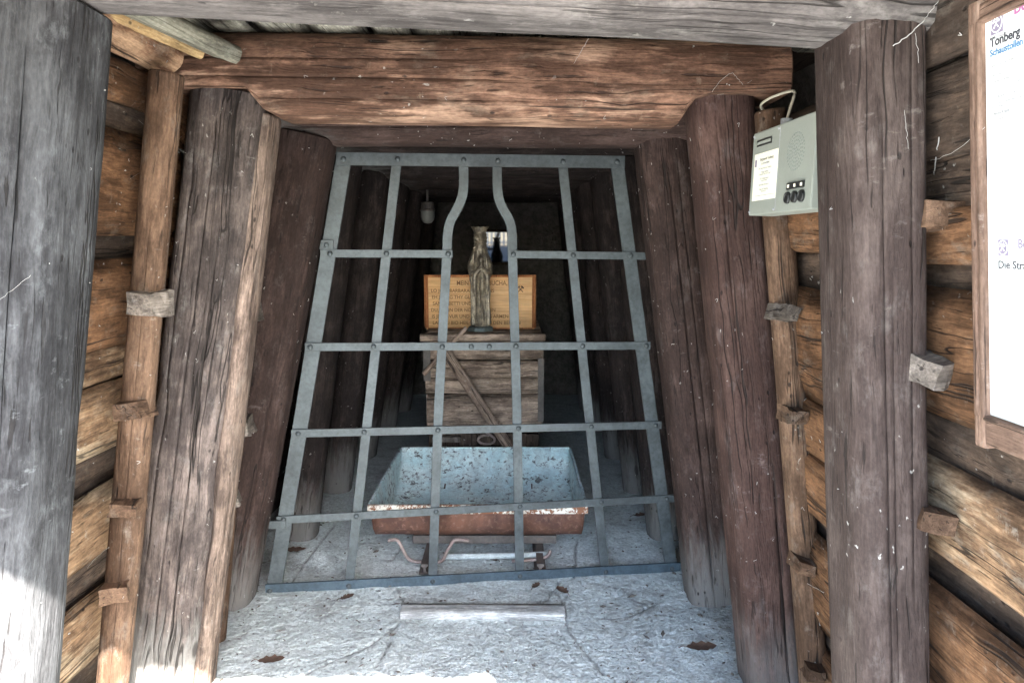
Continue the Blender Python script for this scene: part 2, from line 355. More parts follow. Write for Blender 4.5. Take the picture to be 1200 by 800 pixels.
M_earth = rockm('grassy_earth', (.06, .075, .03), (.12, .10, .06))
M_ground = rockm('pale_gravel', (.34, .33, .31), (.48, .47, .44))
def blue_paint():
    s = NT('chipped_pale_blue_paint'); P = s.P(False)
    wv = s.vadd(P, s.vmul(s.noise(P, 22, 3, out=1), (.06, .06, .06)))
    a = s.noise(P, 5, 4, .6); f = s.noise(wv, 34, 5, .74); g = s.noise(wv, 70, 3, .6)
    col = s.mix(s.ss(a, .35, .65), (.60, .78, .80), (.76, .88, .87)); col = s.scale(col, s.lin(g, .3, .7, .85, 1.15))
    f2 = s.noise(s.vadd(wv, (3, 1, 7)), 13, 6, .74); st_ = s.noise(s.vmul(P, (14, 5, 2)), 1, 4, .6)
    col = s.scale(col, s.lin(st_, .3, .7, .8, 1.15)); col = s.scale(col, s.lin(f2, .3, .7, .82, 1.14))
    both = s.math('MAXIMUM', s.math('ADD', s.math('MULTIPLY', f, .75), s.math('MULTIPLY', a, .25)), s.math('SUBTRACT', f2, .035))
    chip = s.ss(both, .565, .592); col = s.mix(chip, col, (.085, .09, .095))
    rim = s.ss(both, .535, .565); col = s.mix(s.math('MULTIPLY', s.ss(both, .52, .565), .3), col, (.30, .33, .33))
    s.bump(s.math('ADD', s.math('MULTIPLY', rim, -.6), s.math('MULTIPLY', g, .4)), .6, .003)
    return s.done(col, .6, 0, .3)
M_blue = blue_paint()
def rim_paint():
    s = NT('flaking_white_rim_paint'); P = s.P(False); f = s.noise(s.vadd(P, s.vmul(s.noise(P, 30, 3, out=1), (.04, .04, .04))), 60, 5, .74); a = s.noise(P, 7, 2)
    col = s.mix(s.ss(s.math('ADD', s.math('MULTIPLY', f, .7), s.math('MULTIPLY', a, .3)), .475, .52), (.66, .63, .56), (.20, .085, .045))
    s.bump(f, .5, .003); return s.done(col, .65, 0, .3)
M_rim = rim_paint()
def rust():
    s = NT('red_brown_rust'); P = s.P(False); a = s.noise(P, 6, 5, .65); b = s.noise(P, 40, 5, .7); c = s.noise(s.vmul(P, (3, 3, 1)), 5, 3)
    col = s.mix(s.ss(a, .35, .65), (.075, .038, .03), (.15, .070, .045)); col = s.mix(s.ss(b, .5, .7), col, (.20, .115, .085)); col = s.scale(col, s.lin(c, .3, .7, .75, 1.25))
    s.bump(s.math('ADD', a, b), .4, .003); return s.done(col, .68, 0, .3)
M_rust = rust()
def mirror():
    s = NT('dark_reflecting_glass'); return s.done((.055, .06, .068), .03, 1., .5)
M_mirror = mirror()
M_glassgrey = plain('dusty_lamp_glass', (.20, .20, .19), .3)

# ------------------------------------------------------------------ setting
def XL(z): return -1.065 - (1.95 - z) * .165          # inner face of the left plank wall
def XR(z): return .825 + (1.65 - z) * .115            # and of the right one
# floor: one fine sheet with real cracks and undulation
CR = [[(466, 688), (470, 700), (474, 712), (468, 728), (452, 742), (432, 756), (415, 764), (396, 772), (376, 781), (352, 792)], [(458, 735), (456, 752), (448, 768), (440, 780)],
      [(650, 690), (660, 703), (663, 722), (668, 738), (680, 756), (693, 770), (708, 790)], [(655, 680), (640, 700), (628, 712)], [(730, 686), (742, 700), (757, 704)],
      [(335, 690), (350, 668), (372, 640), (392, 615)], [(470, 640), (460, 655), (445, 655)], [(676, 630), (674, 660), (672, 676)], [(780, 700), (735, 720), (700, 722)]]
CRW = []
for c in CR:
    p = [at_floor(x, y) for x, y in c]; p = spline(p, 5)
    CRW.append([q + Vector((.008 * n3(q.x * 40, q.y * 40, 1), .008 * n3(q.x * 40, q.y * 40, 7), 0)) for q in p])
def build_floor():
    bm = bmesh.new(); lay = bm.verts.layers.float.new('dirt_dark')
    x0, x1 = -1.62, 1.36
    ys = []; y = -.2
    while y < 8.0:
        ys.append(y); y += .0075 if 2.35 < y < 3.7 else .03
    nx = 380; G = []
    pts = {}
    for c in CRW:
        for q in c: pts.setdefault((round(q.x / .1), round(q.y / .1)), []).append(q)
    segs = [(c[i], c[i + 1]) for c in CRW for i in range(len(c) - 1)]
    cell = {}
    for a, b in segs:
        for ix in range(int(math.floor(min(a.x, b.x) / .1)) - 1, int(math.floor(max(a.x, b.x) / .1)) + 2):
            for iy in range(int(math.floor(min(a.y, b.y) / .1)) - 1, int(math.floor(max(a.y, b.y) / .1)) + 2): cell.setdefault((ix, iy), []).append((a, b))
    for y in ys:
        row = []
        for i in range(nx + 1):
            x = x0 + (x1 - x0) * i / nx
            z = .012 * n3(x * 1.1, y * 1.1, 3) + .006 * n3(x * 4, y * 4, 5) + .003 * n3(x * 15, y * 15, 8)
            dd = 9
            for a, b in cell.get((math.floor(x / .1), math.floor(y / .1)), ()):
                ab = b - a; t = max(0, min(1, ((x - a.x) * ab.x + (y - a.y) * ab.y) / max(1e-9, ab.x ** 2 + ab.y ** 2)))
                dd = min(dd, math.hypot(x - a.x - ab.x * t, y - a.y - ab.y * t))
            ck = max(0, 1 - dd / (.0085 + .006 * n3(x * 30, y * 30, 5))) * max(0, min(1, .75 + .9 * n3(x * 14, y * 14, 2))); z -= .011 * ck
            e = min(x - XL(0), XR(0) - x); dirt_dark = max(0, min(1, (.30 + .12 * n3(x * 5, y * 5, 4) - e) / .25)) * .7
            deep = max(0, min(1, (y - 3.9 + .4 * n3(x * 2, y * 2, 6)) / 2.2)) * .5  # floor colour darkens towards the tunnel end
            v = bm.verts.new((x, y, z + .03 * max(0, .10 - e) / .10)); v[lay] = min(.95, max(min(1, ck * 1.3) * .7, dirt_dark, deep)); row.append(v)
        G.append(row)
    for j in range(len(G) - 1):
        for i in range(nx):
            f = bm.faces.new((G[j][i], G[j][i + 1], G[j + 1][i + 1], G[j + 1][i])); f.smooth = True
    me = bpy.data.meshes.new('mesh'); bm.to_mesh(me); bm.free(); return me
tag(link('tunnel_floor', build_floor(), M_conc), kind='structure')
bm = bmesh.new(); bmesh.ops.create_grid(bm, x_segments=4, y_segments=4, size=900)
tag(link('ground', mesh(bm), M_ground, Matrix.Translation((0, 0, -.02))), kind='structure')
def shell():                            # rough rock lining round the timbering
    bm = bmesh.new(); prof = [(-1.75, -.1), (-1.66, .5), (-1.55, 1.1), (-1.42, 1.7), (-1.3, 2.15), (-1.0, 2.5), (-.4, 2.62), (.3, 2.62), (.85, 2.5), (1.1, 2.15), (1.2, 1.7), (1.28, 1.1), (1.36, .5), (1.45, -.1)]
    fine = []
    for i in range(len(prof) - 1):
        for k in range(4): t = k / 4; fine.append((prof[i][0] * (1 - t) + prof[i + 1][0] * t, prof[i][1] * (1 - t) + prof[i + 1][1] * t))
    fine.append(prof[-1]); rows = []
    n = 60
    for j in range(n + 1):
        y = .45 + 7.6 * j / n
        rows.append([bm.verts.new((x + .07 * n3(x * 2, y * 2, z * 2), y + .04 * n3(y * 3, x * 3, z), z + .07 * n3(z * 2, x * 2, y * 2))) for x, z in fine])
    for j in range(n):
        for i in range(len(fine) - 1): bm.faces.new((rows[j][i], rows[j][i + 1], rows[j + 1][i + 1], rows[j + 1][i])).smooth = True
    bm.faces.new(rows[-1])
    return mesh(bm)
tag(link('rock_lining', shell(), M_rock), kind='structure')
def hill():
    bm = bmesh.new(); G = []
    for j in range(41):
        row = []
        for i in range(49):
            x = -24 + i; y = .5 + j * .8
            e = 3.0 + .42 * y + .8 * n3(x * .15, y * .15, 2)
            if abs(x) > 2: e *= max(.15, 1 - (abs(x) - 2) * .035)
            if j == 0: e = 2.75 if abs(x) < 2.1 else max(.0, 2.4 - (abs(x) - 2) * .25)
            row.append(bm.verts.new((x, y, e)))
        G.append(row)
    for j in range(40):
        for i in range(48): bm.faces.new((G[j][i], G[j][i + 1], G[j + 1][i + 1], G[j + 1][i])).smooth = True
    lo = [bm.verts.new((v.co.x, .5, -.1 if abs(v.co.x) > 1.9 else 2.45)) for v in G[0]]
    for i in range(48): bm.faces.new((lo[i], lo[i + 1], G[0][i + 1], G[0][i]))
    return mesh(bm)
tag(link('hillside', hill(), M_earth), kind='structure')

yw = thing('yard_wall', 'grey yard wall with white slatted railing opposite the entrance', 'wall', (0, -12, 0))
box('wall', -7, 7, -12.2, -12, -.02, 1.62, M_rock if False else plain('grey_render', (.30, .31, .33), .8), yw, .01)
wm_ = plain('white_painted_wood', (.75, .75, .74), .6); sl0 = None
for yy, z0, z1 in ((-12.12, 1.70, 1.76), (-12.12, 2.10, 2.16)): box('rail', -7, 7, yy - .02, yy + .02, z0, z1, wm_, yw, .004)
bm = bmesh.new(); bm_box(bm, -.045, .045, -.012, .012, 1.625, 2.2, .004); sme = mesh(bm)
for k in range(92): link('slat', sme, wm_, Matrix.Translation((-6.9 + k * .15, -12.085, 0)), yw)

# ------------------------------------------------------------------ timber frames
def post(parent, top, bot, w, d, mat, **kw):
    """top/bot: centre points of the post axis; bottom is carried on to the floor"""
    top, bot = Vector(top), Vector(bot); dr = (bot - top); b = top + dr * ((top.z + .02) / (top.z - bot.z))
    return timber('post', b, top, w, d, mat, parent, ref=(1, 0, 0), **kw)
def edge_mid(l, r, Y):                 # centre and width from two picture edges at the depth Y
    a, b = at(*l, Y), at(*r, Y); return (a + b) / 2, abs(b.x - a.x)
FR = 3 * math.pi / 2                    # the local angle that faces the visitor
# nearest frame
f1 = thing('timber_frame', 'nearest grey weathered timber frame in front of the ceiling boards', 'timber frame', (0, 1.53, 0), 'timber frames of the mine entrance')
pt, pb = at(127, 10, 1.60), at(77, 640, 1.60); wl = .27
post(f1, (pt.x - wl / 2, 1.545, pt.z), (pb.x - wl / 2, 1.545, pb.z), wl, .23, W['grey'], n=5, seed=1, amp=.010, chip=.012,
     checks=[(FR + .62, .05, .95, .0016, .03, 3), (FR + .25, .0, .3, .0012, .02, 5), (FR - .3, .3, .8, .0012, .02, 8)])
a0, a1, b0, b1 = at(950, 5, 1.60), at(1087, 5, 1.47), at(979, 790, 1.60), at(1091, 790, 1.47)
post(f1, ((a0.x + a1.x) / 2, 1.545, 2.06), ((b0.x + b1.x) / 2, 1.545, (b0.z + b1.z) / 2), (a1.x - a0.x + b1.x - b0.x) / 2, .2, W['purplegrey'], n=5, seed=2, amp=.010, ridge=.01,
     checks=[(FR - .20, .0, .86, .0018, .03, 1), (FR + .33, .42, 1.0, .0013, .025, 6), (FR + .58, .05, .35, .0014, .02, 9), (FR - .02 + .55 * 0, .3, .7, .001, .02, 12)])
p0, p1 = Vector((-1.15, 1.545, 2.168)), Vector((1.12, 1.545, 2.062))
timber('crossbeam', p0, p1, .25, .25, W['capgrey'], f1, ref=(0, 0, 1), n=4, seed=3, amp=.015, checks=[(math.pi * .78, .1, .9, .0015, .02, 4)])
# second frame
f2 = thing('timber_frame', 'second timber frame with reddish brown lintel beneath the ceiling boards', 'timber frame', (0, 2.47, 0), 'timber frames of the mine entrance')
(c0, w0), (c1, w1) = edge_mid((224, 105), (317, 105), 2.36), edge_mid((146, 780), (240, 780), 2.36)
post(f2, (c0.x - .022, 2.48, 2.035), (c1.x - .032, 2.48, c1.z), (w0 + w1) / 2 * .92, .25, W['greybrown'], n=6, seed=4, amp=.022, chip=.03, ridge=.02,
     checks=[(FR - .1, .1, .95, .0028, .03, 2), (FR + .32, .0, .8, .002, .03, 7), (FR - .5, .25, .9, .0016, .02, 11)])
e0, e1 = at(321, 150, 2.46), at(245, 780, 2.46); dr = e1 - e0
timber('sapwood_edge', e0 + dr * ((e0.z + .02) / (e0.z - e1.z)) + Vector((-.012, 0, 0)), e0 + Vector((-.012, 0, .03)), .052, .15, W['sap'], f2, n=3, seed=14, amp=.05, ridge=.04, chip=.03)
(c0, w0), (c1, w1) = edge_mid((810, 110), (892, 110), 2.36), edge_mid((880, 790), (938, 790), 2.36)
post(f2, (c0.x + .006, 2.48, 2.03), (c1.x + .016, 2.48, c1.z), (w0 + w1) / 2 * 1.02, .24, W['purple'], n=4.2, seed=5, amp=.02, chip=.014, ridge=.014,
     checks=[(FR + .25, .0, .4, .002, .025, 3), (FR - .35, .55, .95, .0016, .02, 8)])
a, b = at(186, 72, 2.36), at(922, 86, 2.36)
timber('crossbeam', (a.x - .05, 2.45, 2.083), (b.x, 2.45, 2.060), .26, .27, W['red'], f2, ref=(0, 0, 1), n=3.4, seed=6, notch=(.33, .27, -.045), amp=.015, ridge=.014, chip=.01,
       checks=[(math.pi * 1.5 - math.pi * .0 - .28 + math.pi, .05, .5, .0018, .02, 5), (math.pi * .5 + .55, .0, .6, .0016, .02, 2), (math.pi * .5 + .12, .05, .55, .0016, .02, 7)])
# third frame
f3 = thing('timber_frame', 'third timber frame, dark brown, holding the iron gate', 'timber frame', (0, 3.14, 0), 'timber frames of the mine entrance')
(c0, w0), (c1, w1) = edge_mid((325, 150), (394, 150), 3.02), edge_mid((247, 715), (300, 715), 3.0)
post(f3, (c0.x - .02, 3.13, 2.0), (c1.x - .07, 3.12, c1.z), (w0 + w1) / 2 * 1.04, .23, W['dark'], n=3.8, seed=7, amp=.022, chip=.015, checks=[(FR + .5, .0, .5, .002, .02, 2)])
(c0, w0), (c1, w1) = edge_mid((741, 152), (808, 152), 3.05), edge_mid((806, 700), (858, 700), 3.05)
post(f3, (c0.x + .022, 3.16, 2.0), (c1.x + .028, 3.16, c1.z), (w0 + w1) / 2 * 1.04, .22, W['dark'], n=4.2, seed=8, amp=.02, chip=.014, checks=[(FR - .05, .0, .92, .004, .04, 2), (FR + .3, .3, .95, .002, .02, 5)])
timber('crossbeam', (-1.1, 3.14, 2.072), (.9, 3.14, 2.066), .22, .22, W['dark'], f3, ref=(0, 0, 1), n=3, seed=9, amp=.02, checks=[(math.pi * .5 + .4, .1, .8, .002, .02, 2)])
ORD = ['first', 'second', 'third', 'fourth', 'fifth']
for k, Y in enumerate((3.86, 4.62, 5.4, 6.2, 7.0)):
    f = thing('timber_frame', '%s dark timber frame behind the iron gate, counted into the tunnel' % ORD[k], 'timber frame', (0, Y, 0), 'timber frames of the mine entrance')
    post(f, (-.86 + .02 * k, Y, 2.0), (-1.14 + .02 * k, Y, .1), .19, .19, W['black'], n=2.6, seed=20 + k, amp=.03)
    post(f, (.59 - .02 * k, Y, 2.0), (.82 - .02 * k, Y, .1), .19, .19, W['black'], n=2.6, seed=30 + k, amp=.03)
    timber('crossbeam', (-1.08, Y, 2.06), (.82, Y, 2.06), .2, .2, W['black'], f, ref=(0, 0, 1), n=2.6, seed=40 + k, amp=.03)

# ------------------------------------------------------------------ plank walls
def plank(parent, side, Y0, Y1, zb, zt, mat, th=.045, off=0., seed=0, tilt=0., n=5):
    """one horizontal board lying against the wall line, seen face leaning with the wall"""
    X = XL if side < 0 else XR
    zc = (zb + zt) / 2; sg = side
    lean = Vector((XL(1) - XL(0), 0, 1)) if side < 0 else Vector((XR(1) - XR(0), 0, 1))
    x = X(zc) + sg * (th / 2 + off)
    return timber('plank', (x, Y0, zc), (x, Y1, zc + tilt), (zt - zb), th, mat, parent, ref=lean, n=n, seed=seed, seg=24, rings=max(10, int((Y1 - Y0) / .07)), amp=.035, ridge=.02, bow=.012, chip=.012)
lw = thing('plank_wall', 'wall of split brown planks behind the left posts', 'plank wall', (-1.3, 1.9, 0))
zL = lambda py: at(138, py, 2.1).z
def wall_z(px, py, side):               # height where a picture ray meets the wall line
    lo, hi = .2, 6.
    for _ in range(40):
        m = (lo + hi) / 2; p = at(px, py, m)
        out = (p.x < XL(p.z)) if side < 0 else (p.x > XR(p.z))
        lo, hi = (lo, m) if out else (m, hi)
    return at(px, py, lo)
rows = [(40, 112, 'orange', 0), (112, 146, 'sootdark', .05), (146, 276, 'orange', 0), (276, 302, 'sootdark', .05), (302, 408, 'orange', -.005), (406, 446, 'tan', .01), (444, 456, 'sootdark', .05), (448, 530, 'tan', 0), (528, 568, 'sootdark', .05), (566, 648, 'tan', -.004), (646, 682, 'sootdark', .045), (680, 760, 'tan', 0), (758, 830, 'sootdark', .03), (825, 900, 'tan', 0)]
for i, (ya, yb, m, off) in enumerate(rows):
    zt, zb = wall_z(130, ya, -1).z, wall_z(130, yb, -1).z
    if off > .02: zt += .03; zb -= .03
    zb = max(zb, .0); zt = min(zt, 2.06)
    if zt - zb < .03: continue
    plank(lw, -1, .7, 2.52, zb, zt, W[m], .05, off, 50 + i)
rw = thing('plank_wall', 'wall of split brown planks behind the right posts and notice board', 'plank wall', (1.0, 1.5, 0))
rows = [(-40, 60, 'sootdark', .0), (60, 180, 'sootdark', .015), (180, 192, 'tan', 0), (190, 240, 'sootdark', .04), (238, 304, 'orange', .0), (302, 340, 'sootdark', .05), (338, 497, 'orange', -.006), (488, 560, 'sootdark', .035), (548, 668, 'tan', -.004), (664, 700, 'sootdark', .05), (694, 830, 'orange', 0), (826, 880, 'sootdark', .04), (875, 1000, 'orange', 0)]
for i, (ya, yb, m, off) in enumerate(rows):
    zt, zb = wall_z(1110, ya, 1).z, wall_z(1110, yb, 1).z
    if off > .02: zt += .03; zb -= .03
    zb = max(zb, 0)
    if zt - zb < .03: continue
    plank(rw, 1, .5, 1.72, zb, zt, W[m], .05, off, 80 + i, tilt=random.uniform(-.01, .01))
rows = [(120, 215, 'sootdark', 0), (213, 302, 'orange', 0), (300, 338, 'sootdark', .05), (336, 474, 'orange', 0), (473, 538, 'orange', .012), (536, 606, 'orange', 0), (604, 628, 'sootdark', .05), (622, 726, 'orange', 0), (724, 750, 'sootdark', .05), (748, 800, 'orange', .004)]
for i, (ya, yb, m, off) in enumerate(rows):
    zt, zb = wall_z(948, ya, 1).z, wall_z(948, yb, 1).z
    if off > .02: zt += .03; zb -= .03
    zb = max(zb, 0)
    if zt - zb < .03: continue
    plank(rw, 1, 1.725, 2.6, zb, zt, W[m], .05, off, 110 + i, tilt=random.uniform(-.015, .015))
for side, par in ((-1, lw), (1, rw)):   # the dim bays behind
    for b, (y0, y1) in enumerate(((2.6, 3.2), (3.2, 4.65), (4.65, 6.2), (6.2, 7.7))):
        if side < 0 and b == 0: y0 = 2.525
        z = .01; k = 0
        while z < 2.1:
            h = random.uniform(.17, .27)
            plank(par, side, y0 + .003, y1, z, min(z + h, 2.2), W[('black' if y0 > 3.1 else 'sootdark') if (b or k % 3 == 1) else 'orange'], .045, random.choice((0, .012, .03)), 200 + b * 20 + k + (side > 0) * 100)  # inner bays take the timber with shade in its colour
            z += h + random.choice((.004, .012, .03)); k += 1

# battens (round poles) and their wedges
def pole(label, top, bot, r, seed):
    top, bot = Vector(top), Vector(bot); dr = bot - top; b = top + dr * (top.z / (top.z - bot.z))
    o = timber('pole', b, top, 2 * r, 2 * r, W['pole'], None, n=2.2, seed=seed, seg=18, amp=.03, ridge=.01, bow=.012, checks=[(FR + .2, .1, .8, .0012, .008, seed)])
    tag(o, label, 'pole', 'poles between the posts and the plank walls'); return o
tp, bp = at(197, 95, 2.16), at(136, 760, 2.16)
pole('round brown pole in front of the left plank wall', (tp.x, 2.16, 2.03), bp, .046, 3)
tp, bp = at(905, 200, 2.285), at(951, 780, 2.285)
pole('round grey brown pole in front of the right plank wall', (tp.x - .012, 2.285, 1.95), bp, .045, 5)
tp, bp = at(303, 240, 2.78), at(262, 620, 2.78)
pole('half hidden pole between the second and third left posts', (tp.x - .02, 2.78, 1.9), bp, .04, 6)
def wedge(label, pc, w, h, d, mat, rz=0, seed=0, tilt=0, n=6):
    """a sawn wedge: grain along its length, one end thinner, faces knocked about"""
    rn = random.Random(seed * 13 + 5); bm = bmesh.new(); nx = 5; rows = []
    for i in range(nx + 1):
        t = i / nx; k = 1 - .22 * t; row = []
        for (a, b) in ((-1, -1), (0, -1), (1, -1), (1, 0), (1, 1), (0, 1), (-1, 1), (-1, 0)):
            j = .0035
            row.append(bm.verts.new((a * w / 2 * (1 + .12 * (b < 0) * rn.choice((0, 1))) + rn.uniform(-j, j), b * h / 2 * k + rn.uniform(-j, j) + (.006 * seed % .01) * t, (t - .5) * d)))
        rows.append(row)
    for i in range(nx):
        for k in range(8): bm.faces.new((rows[i][k], rows[i][(k + 1) % 8], rows[i + 1][(k + 1) % 8], rows[i + 1][k]))
    bm.faces.new(rows[0]); bm.faces.new(rows[-1])
    bmesh.ops.bevel(bm, geom=[e for e in bm.edges if e.calc_face_angle(0) > .9], offset=.003, segments=1, affect='EDGES')
    M = Matrix.Translation(pc) @ Matrix.Rotation(rz, 4, 'Z') @ Matrix.Rotation(tilt, 4, 'Y') @ Matrix.Rotation(math.pi / 2, 4, 'X')
    return tag(link('wooden_wedge', mesh(bm), mat, M), label, 'wedge', 'wedges driven between posts and walls')
pos = ['topmost', 'second from the top', 'third from the top', 'lowest']
for k, (x, y) in enumerate(((177, 355), (159, 480), (151, 592), (138, 692))):
    p = at(x, y, 2.13); wedge('%s grey wedge on the left pole beside the second post' % pos[k].capitalize(), p, .072, (.078, .060, .052, .06)[k], .11, W['wedge' if k == 0 else 'pole'], R(-10 + 9 * k), k, R((4, -5, 6, -4)[k]), 9)
for k, (x, y) in enumerate(((917, 368), (928, 487), (939, 660), (952, 785))):
    p = at(x, y, 2.235); wedge('%s wedge on the right pole beside the second post' % pos[k].capitalize(), p, .050, (.052, .052, .046, .05)[k], .11, W['wedge' if k == 0 else 'pole'], R(8 - 5 * k), 10 + k, R((14, 4, 10, 6)[k]), 9)
p = at(1106, 254, 1.46); wedge('square beige wood block stuck out beside the near right post', p, .09, .058, .05, W['pole'], R(-6), 21, 0, 10)
p = at(1098, 437, 1.46); wedge('grey split log stub poking out beside the near right post', p + Vector((.012, .02, 0)), .07, .066, .16, W['wedge'], R(-52), 23, R(14), 4)
p = at(1092, 612, 1.46); wedge('low brown wedge beside the near right post above the bottom plank', p, .065, .055, .07, W['pole'], R(-10), 25, R(10), 9)
for k, (x, y) in enumerate(((283, 370), (277, 505), (262, 590))):
    p = at(x, y, 2.7); wedge(['upper', 'middle', 'lower'][k].capitalize() + ' wedge in the gap between second and third left posts', p + Vector((-.01, .04, 0)), .10, .07, .14, W['wedge'], R(10 * k), 31 + k, R(-10))

# ------------------------------------------------------------------ ceiling boards
cl = thing('board_ceiling', 'ceiling of pale lengthwise boards resting on the frames', 'ceiling', (0, 1.5, 2.2))
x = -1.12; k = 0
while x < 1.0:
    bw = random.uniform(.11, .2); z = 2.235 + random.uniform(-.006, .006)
    timber('board', (x + bw / 2, -.14, z), (x + bw / 2 + random.uniform(-.012, .012), 2.6, z - .012), bw - random.choice((.003, .006, .014)), .03, W['pale'], cl, n=8, seed=300 + k, seg=16, rings=24, amp=.01, ridge=.01, bow=.006)  # front ends carried forward unseen to keep sun off the entrance
    timber('board', (x + bw / 2, 2.61, z - .02), (x + bw / 2, 7.6, z - .02), bw - .006, .03, W['sootdark'], cl, n=8, seed=340 + k, seg=12, rings=16, amp=.01, ridge=.01, bow=.006)
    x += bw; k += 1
rf = thing('sun_blocker', 'added unseen sun-blocking deck over the entrance ceiling boards', 'roof', (0, .6, 2.27))  # added unseen roof: stops sun leaks and sets the shadow edge
bm = bmesh.new(); bm_box(bm, -1.35, 1.2, -.17, 1.2, 2.262, 2.30, .004); link('deck', mesh(bm), W['sootdark'], None, rf)
bm = bmesh.new(); bm_box(bm, -1.36, 1.21, -.19, .60, 2.303, 2.312, .002); link('blocker_sheet', mesh(bm), M_black, None, rf)
a = at(190, 58, 2.3)
a = at(186, 60, 2.3)
o = timber('round_log', (a.x + .0, 1.68, a.z + .0), (a.x + .01, 2.30, a.z - .01), .14, .135, W['log'], None, n=2.1, seed=61, amp=.03, ridge=.02, taper=.93)
tag(o, 'stripped reddish round log end under the ceiling at the upper left corner', 'log')
a = at(262, 52, 2.3)
sl = thing('split_slab', 'mossy grey split slab with fresh yellow edge beside the round log', 'slab', (a.x, 2.0, a.z))
timber('bark_face', (a.x - .10, 1.70, a.z - .018), (a.x + .004, 2.285, a.z - .022), .115, .05, W['slab'], sl, n=9, seed=62, amp=.02, chip=.01, ref=(1, 0, -.35))
timber('split_edge', (a.x - .165, 1.70, a.z - .012), (a.x - .061, 2.282, a.z - .016), .022, .058, W['cut'], sl, n=9, seed=63, amp=.04, chip=.01, ref=(1, 0, -.35))

# ------------------------------------------------------------------ iron gate
GA, GB = 3.335, .125
GN = Vector((GB, -1, 0)).normalized()   # towards the visitor
gp = lambda x, y, lift=0.: at_plane(x, y, GA, GB) + GN * lift
g0 = gp(555, 680); gate = thing('iron_gate', 'grey riveted flat iron bar gate closing the tunnel', 'gate', (g0.x, g0.y, 0))
def bar(name, px, wd, th, lift, mat=None, sm=0):
    pts = [gp(x, y, lift) for x, y in px]
    if sm: pts = spline(pts, sm)
    else: pts = [pts[0].lerp(pts[-1], t / 8) for t in range(9)] if len(pts) == 2 else pts
    bm = bmesh.new(); ribbon_bar(bm, pts, GN, wd, th); return link(name, mesh(bm), mat or M_gate, None, gate)
bar('side_bar', [(403.5, 183), (321, 690)], .066, .012, 0)
bar('side_bar', [(722, 184), (787, 668)], .060, .012, 0)
bar('top_bar', [(394.5, 186.5), (731, 190.5)], .054, .010, .013)
bar('bottom_bar', [(312, 689), (796, 663)], .052, .012, .013, M_gate_low)
bar('upright', [(465, 190), (409, 684)], .042, .010, 0)
bar('upright', [(543, 190), (543, 222), (538, 240), (528, 259), (524.5, 276), (523.5, 300), (518, 404), (513, 503), (507, 677)], .042, .010, 0, None, 6)
bar('upright', [(582.5, 190), (583, 222), (587, 240), (597, 259), (600, 276), (600.5, 300), (603.5, 404), (606, 500), (609, 673)], .042, .010, 0, None, 6)
bar('upright', [(659, 190), (709, 669)], .042, .010, 0)
bar('crossbar', [(376, 297), (530, 297.5)], .034, .009, .0115)
bar('crossbar', [(597, 298), (759, 300)], .034, .009, .0115)
bar('crossbar', [(358, 406), (761, 404.5)], .036, .009, .0115)
bar('crossbar', [(342, 507), (774, 497)], .036, .009, .0115)
bar('crossbar', [(325, 608), (796, 582)], .036, .009, .0115)
bar('hinge_lug', [(367, 286.5), (391, 287)], .040, .010, .014)
bar('hinge_lug', [(307, 612.5), (336, 612)], .036, .010, .0225)
rm = bmesh.new(); bmesh.ops.create_uvsphere(rm, u_segments=10, v_segments=6, radius=.0125)
for v in rm.verts: v.co.z *= .62
rme = mesh(rm, True)
riv = [(403, 187), (466, 187), (543, 188), (583, 189), (659, 190), (722, 190), (387, 297), (453, 297), (525, 297.5), (601, 298), (671, 299), (738, 300), (364, 406), (438, 405.5), (518, 405.5), (552, 405.5), (573, 405.5), (604, 405), (682, 405), (756, 404.5),
       (350, 507), (427, 505), (513, 503), (607, 501), (692, 499), (767, 497.5), (333, 607), (418, 603), (511, 598), (609, 592), (704, 587), (780, 583), (317, 690), (409, 684), (507, 679), (609, 673), (709, 668), (786, 664), (383, 287)]
for x, y in riv:
    M = Matrix.Translation(gp(x, y, .0175 if y < 680 else .02)) @ GN.to_track_quat('Z', 'Y').to_matrix().to_4x4()
    link('rivet', rme, M_gate, M, gate)

# ------------------------------------------------------------------ rails, tipping tub
xl, xr = -.415, .135
tr = thing('mine_track', 'pair of narrow rusty rails running under the tub', 'rail track', (-.14, 3.4, 0))
for xx in (xl, xr):
    bm = bmesh.new()
    sec = [(-.028, 0), (.028, 0), (.028, .006), (.006, .014), (.006, .034), (.017, .04), (.017, .052), (-.017, .052), (-.017, .04), (-.006, .034), (-.006, .014), (-.028, .006)]
    rr = [[bm.verts.new((xx + a + .006 * n3(y, xx, 1), y, b + .004)) for a, b in sec] for y in [3.36 + .25 * i for i in range(17)]]
    for i in range(16):
        for j in range(12): bm.faces.new((rr[i][j], rr[i][(j + 1) % 12], rr[i + 1][(j + 1) % 12], rr[i + 1][j]))
    bm.faces.new(rr[0]); bm.faces.new(rr[-1]); link('rail', mesh(bm), M_rail, None, tr)
T0 = Vector((-.14, 3.98, 0)); tub = thing('mine_tub', 'low open mine tub, pale blue inside and rusty outside, behind the gate', 'mine tub', T0)
tl, trr = at(434, 588, 3.5).x, at(686, 583, 3.5).x
zr = .30; Yf, Yb = 3.485, 4.52
prof = [(Yf, zr), (Yf + .006, .24), (Yf + .02, .175), (Yf + .06, .13), (Yf + .16, .108), (Yf + .4, .10), (Yf + .62, .112), (Yf + .80, .15), (Yf + .93, .21), (Yb, zr)]
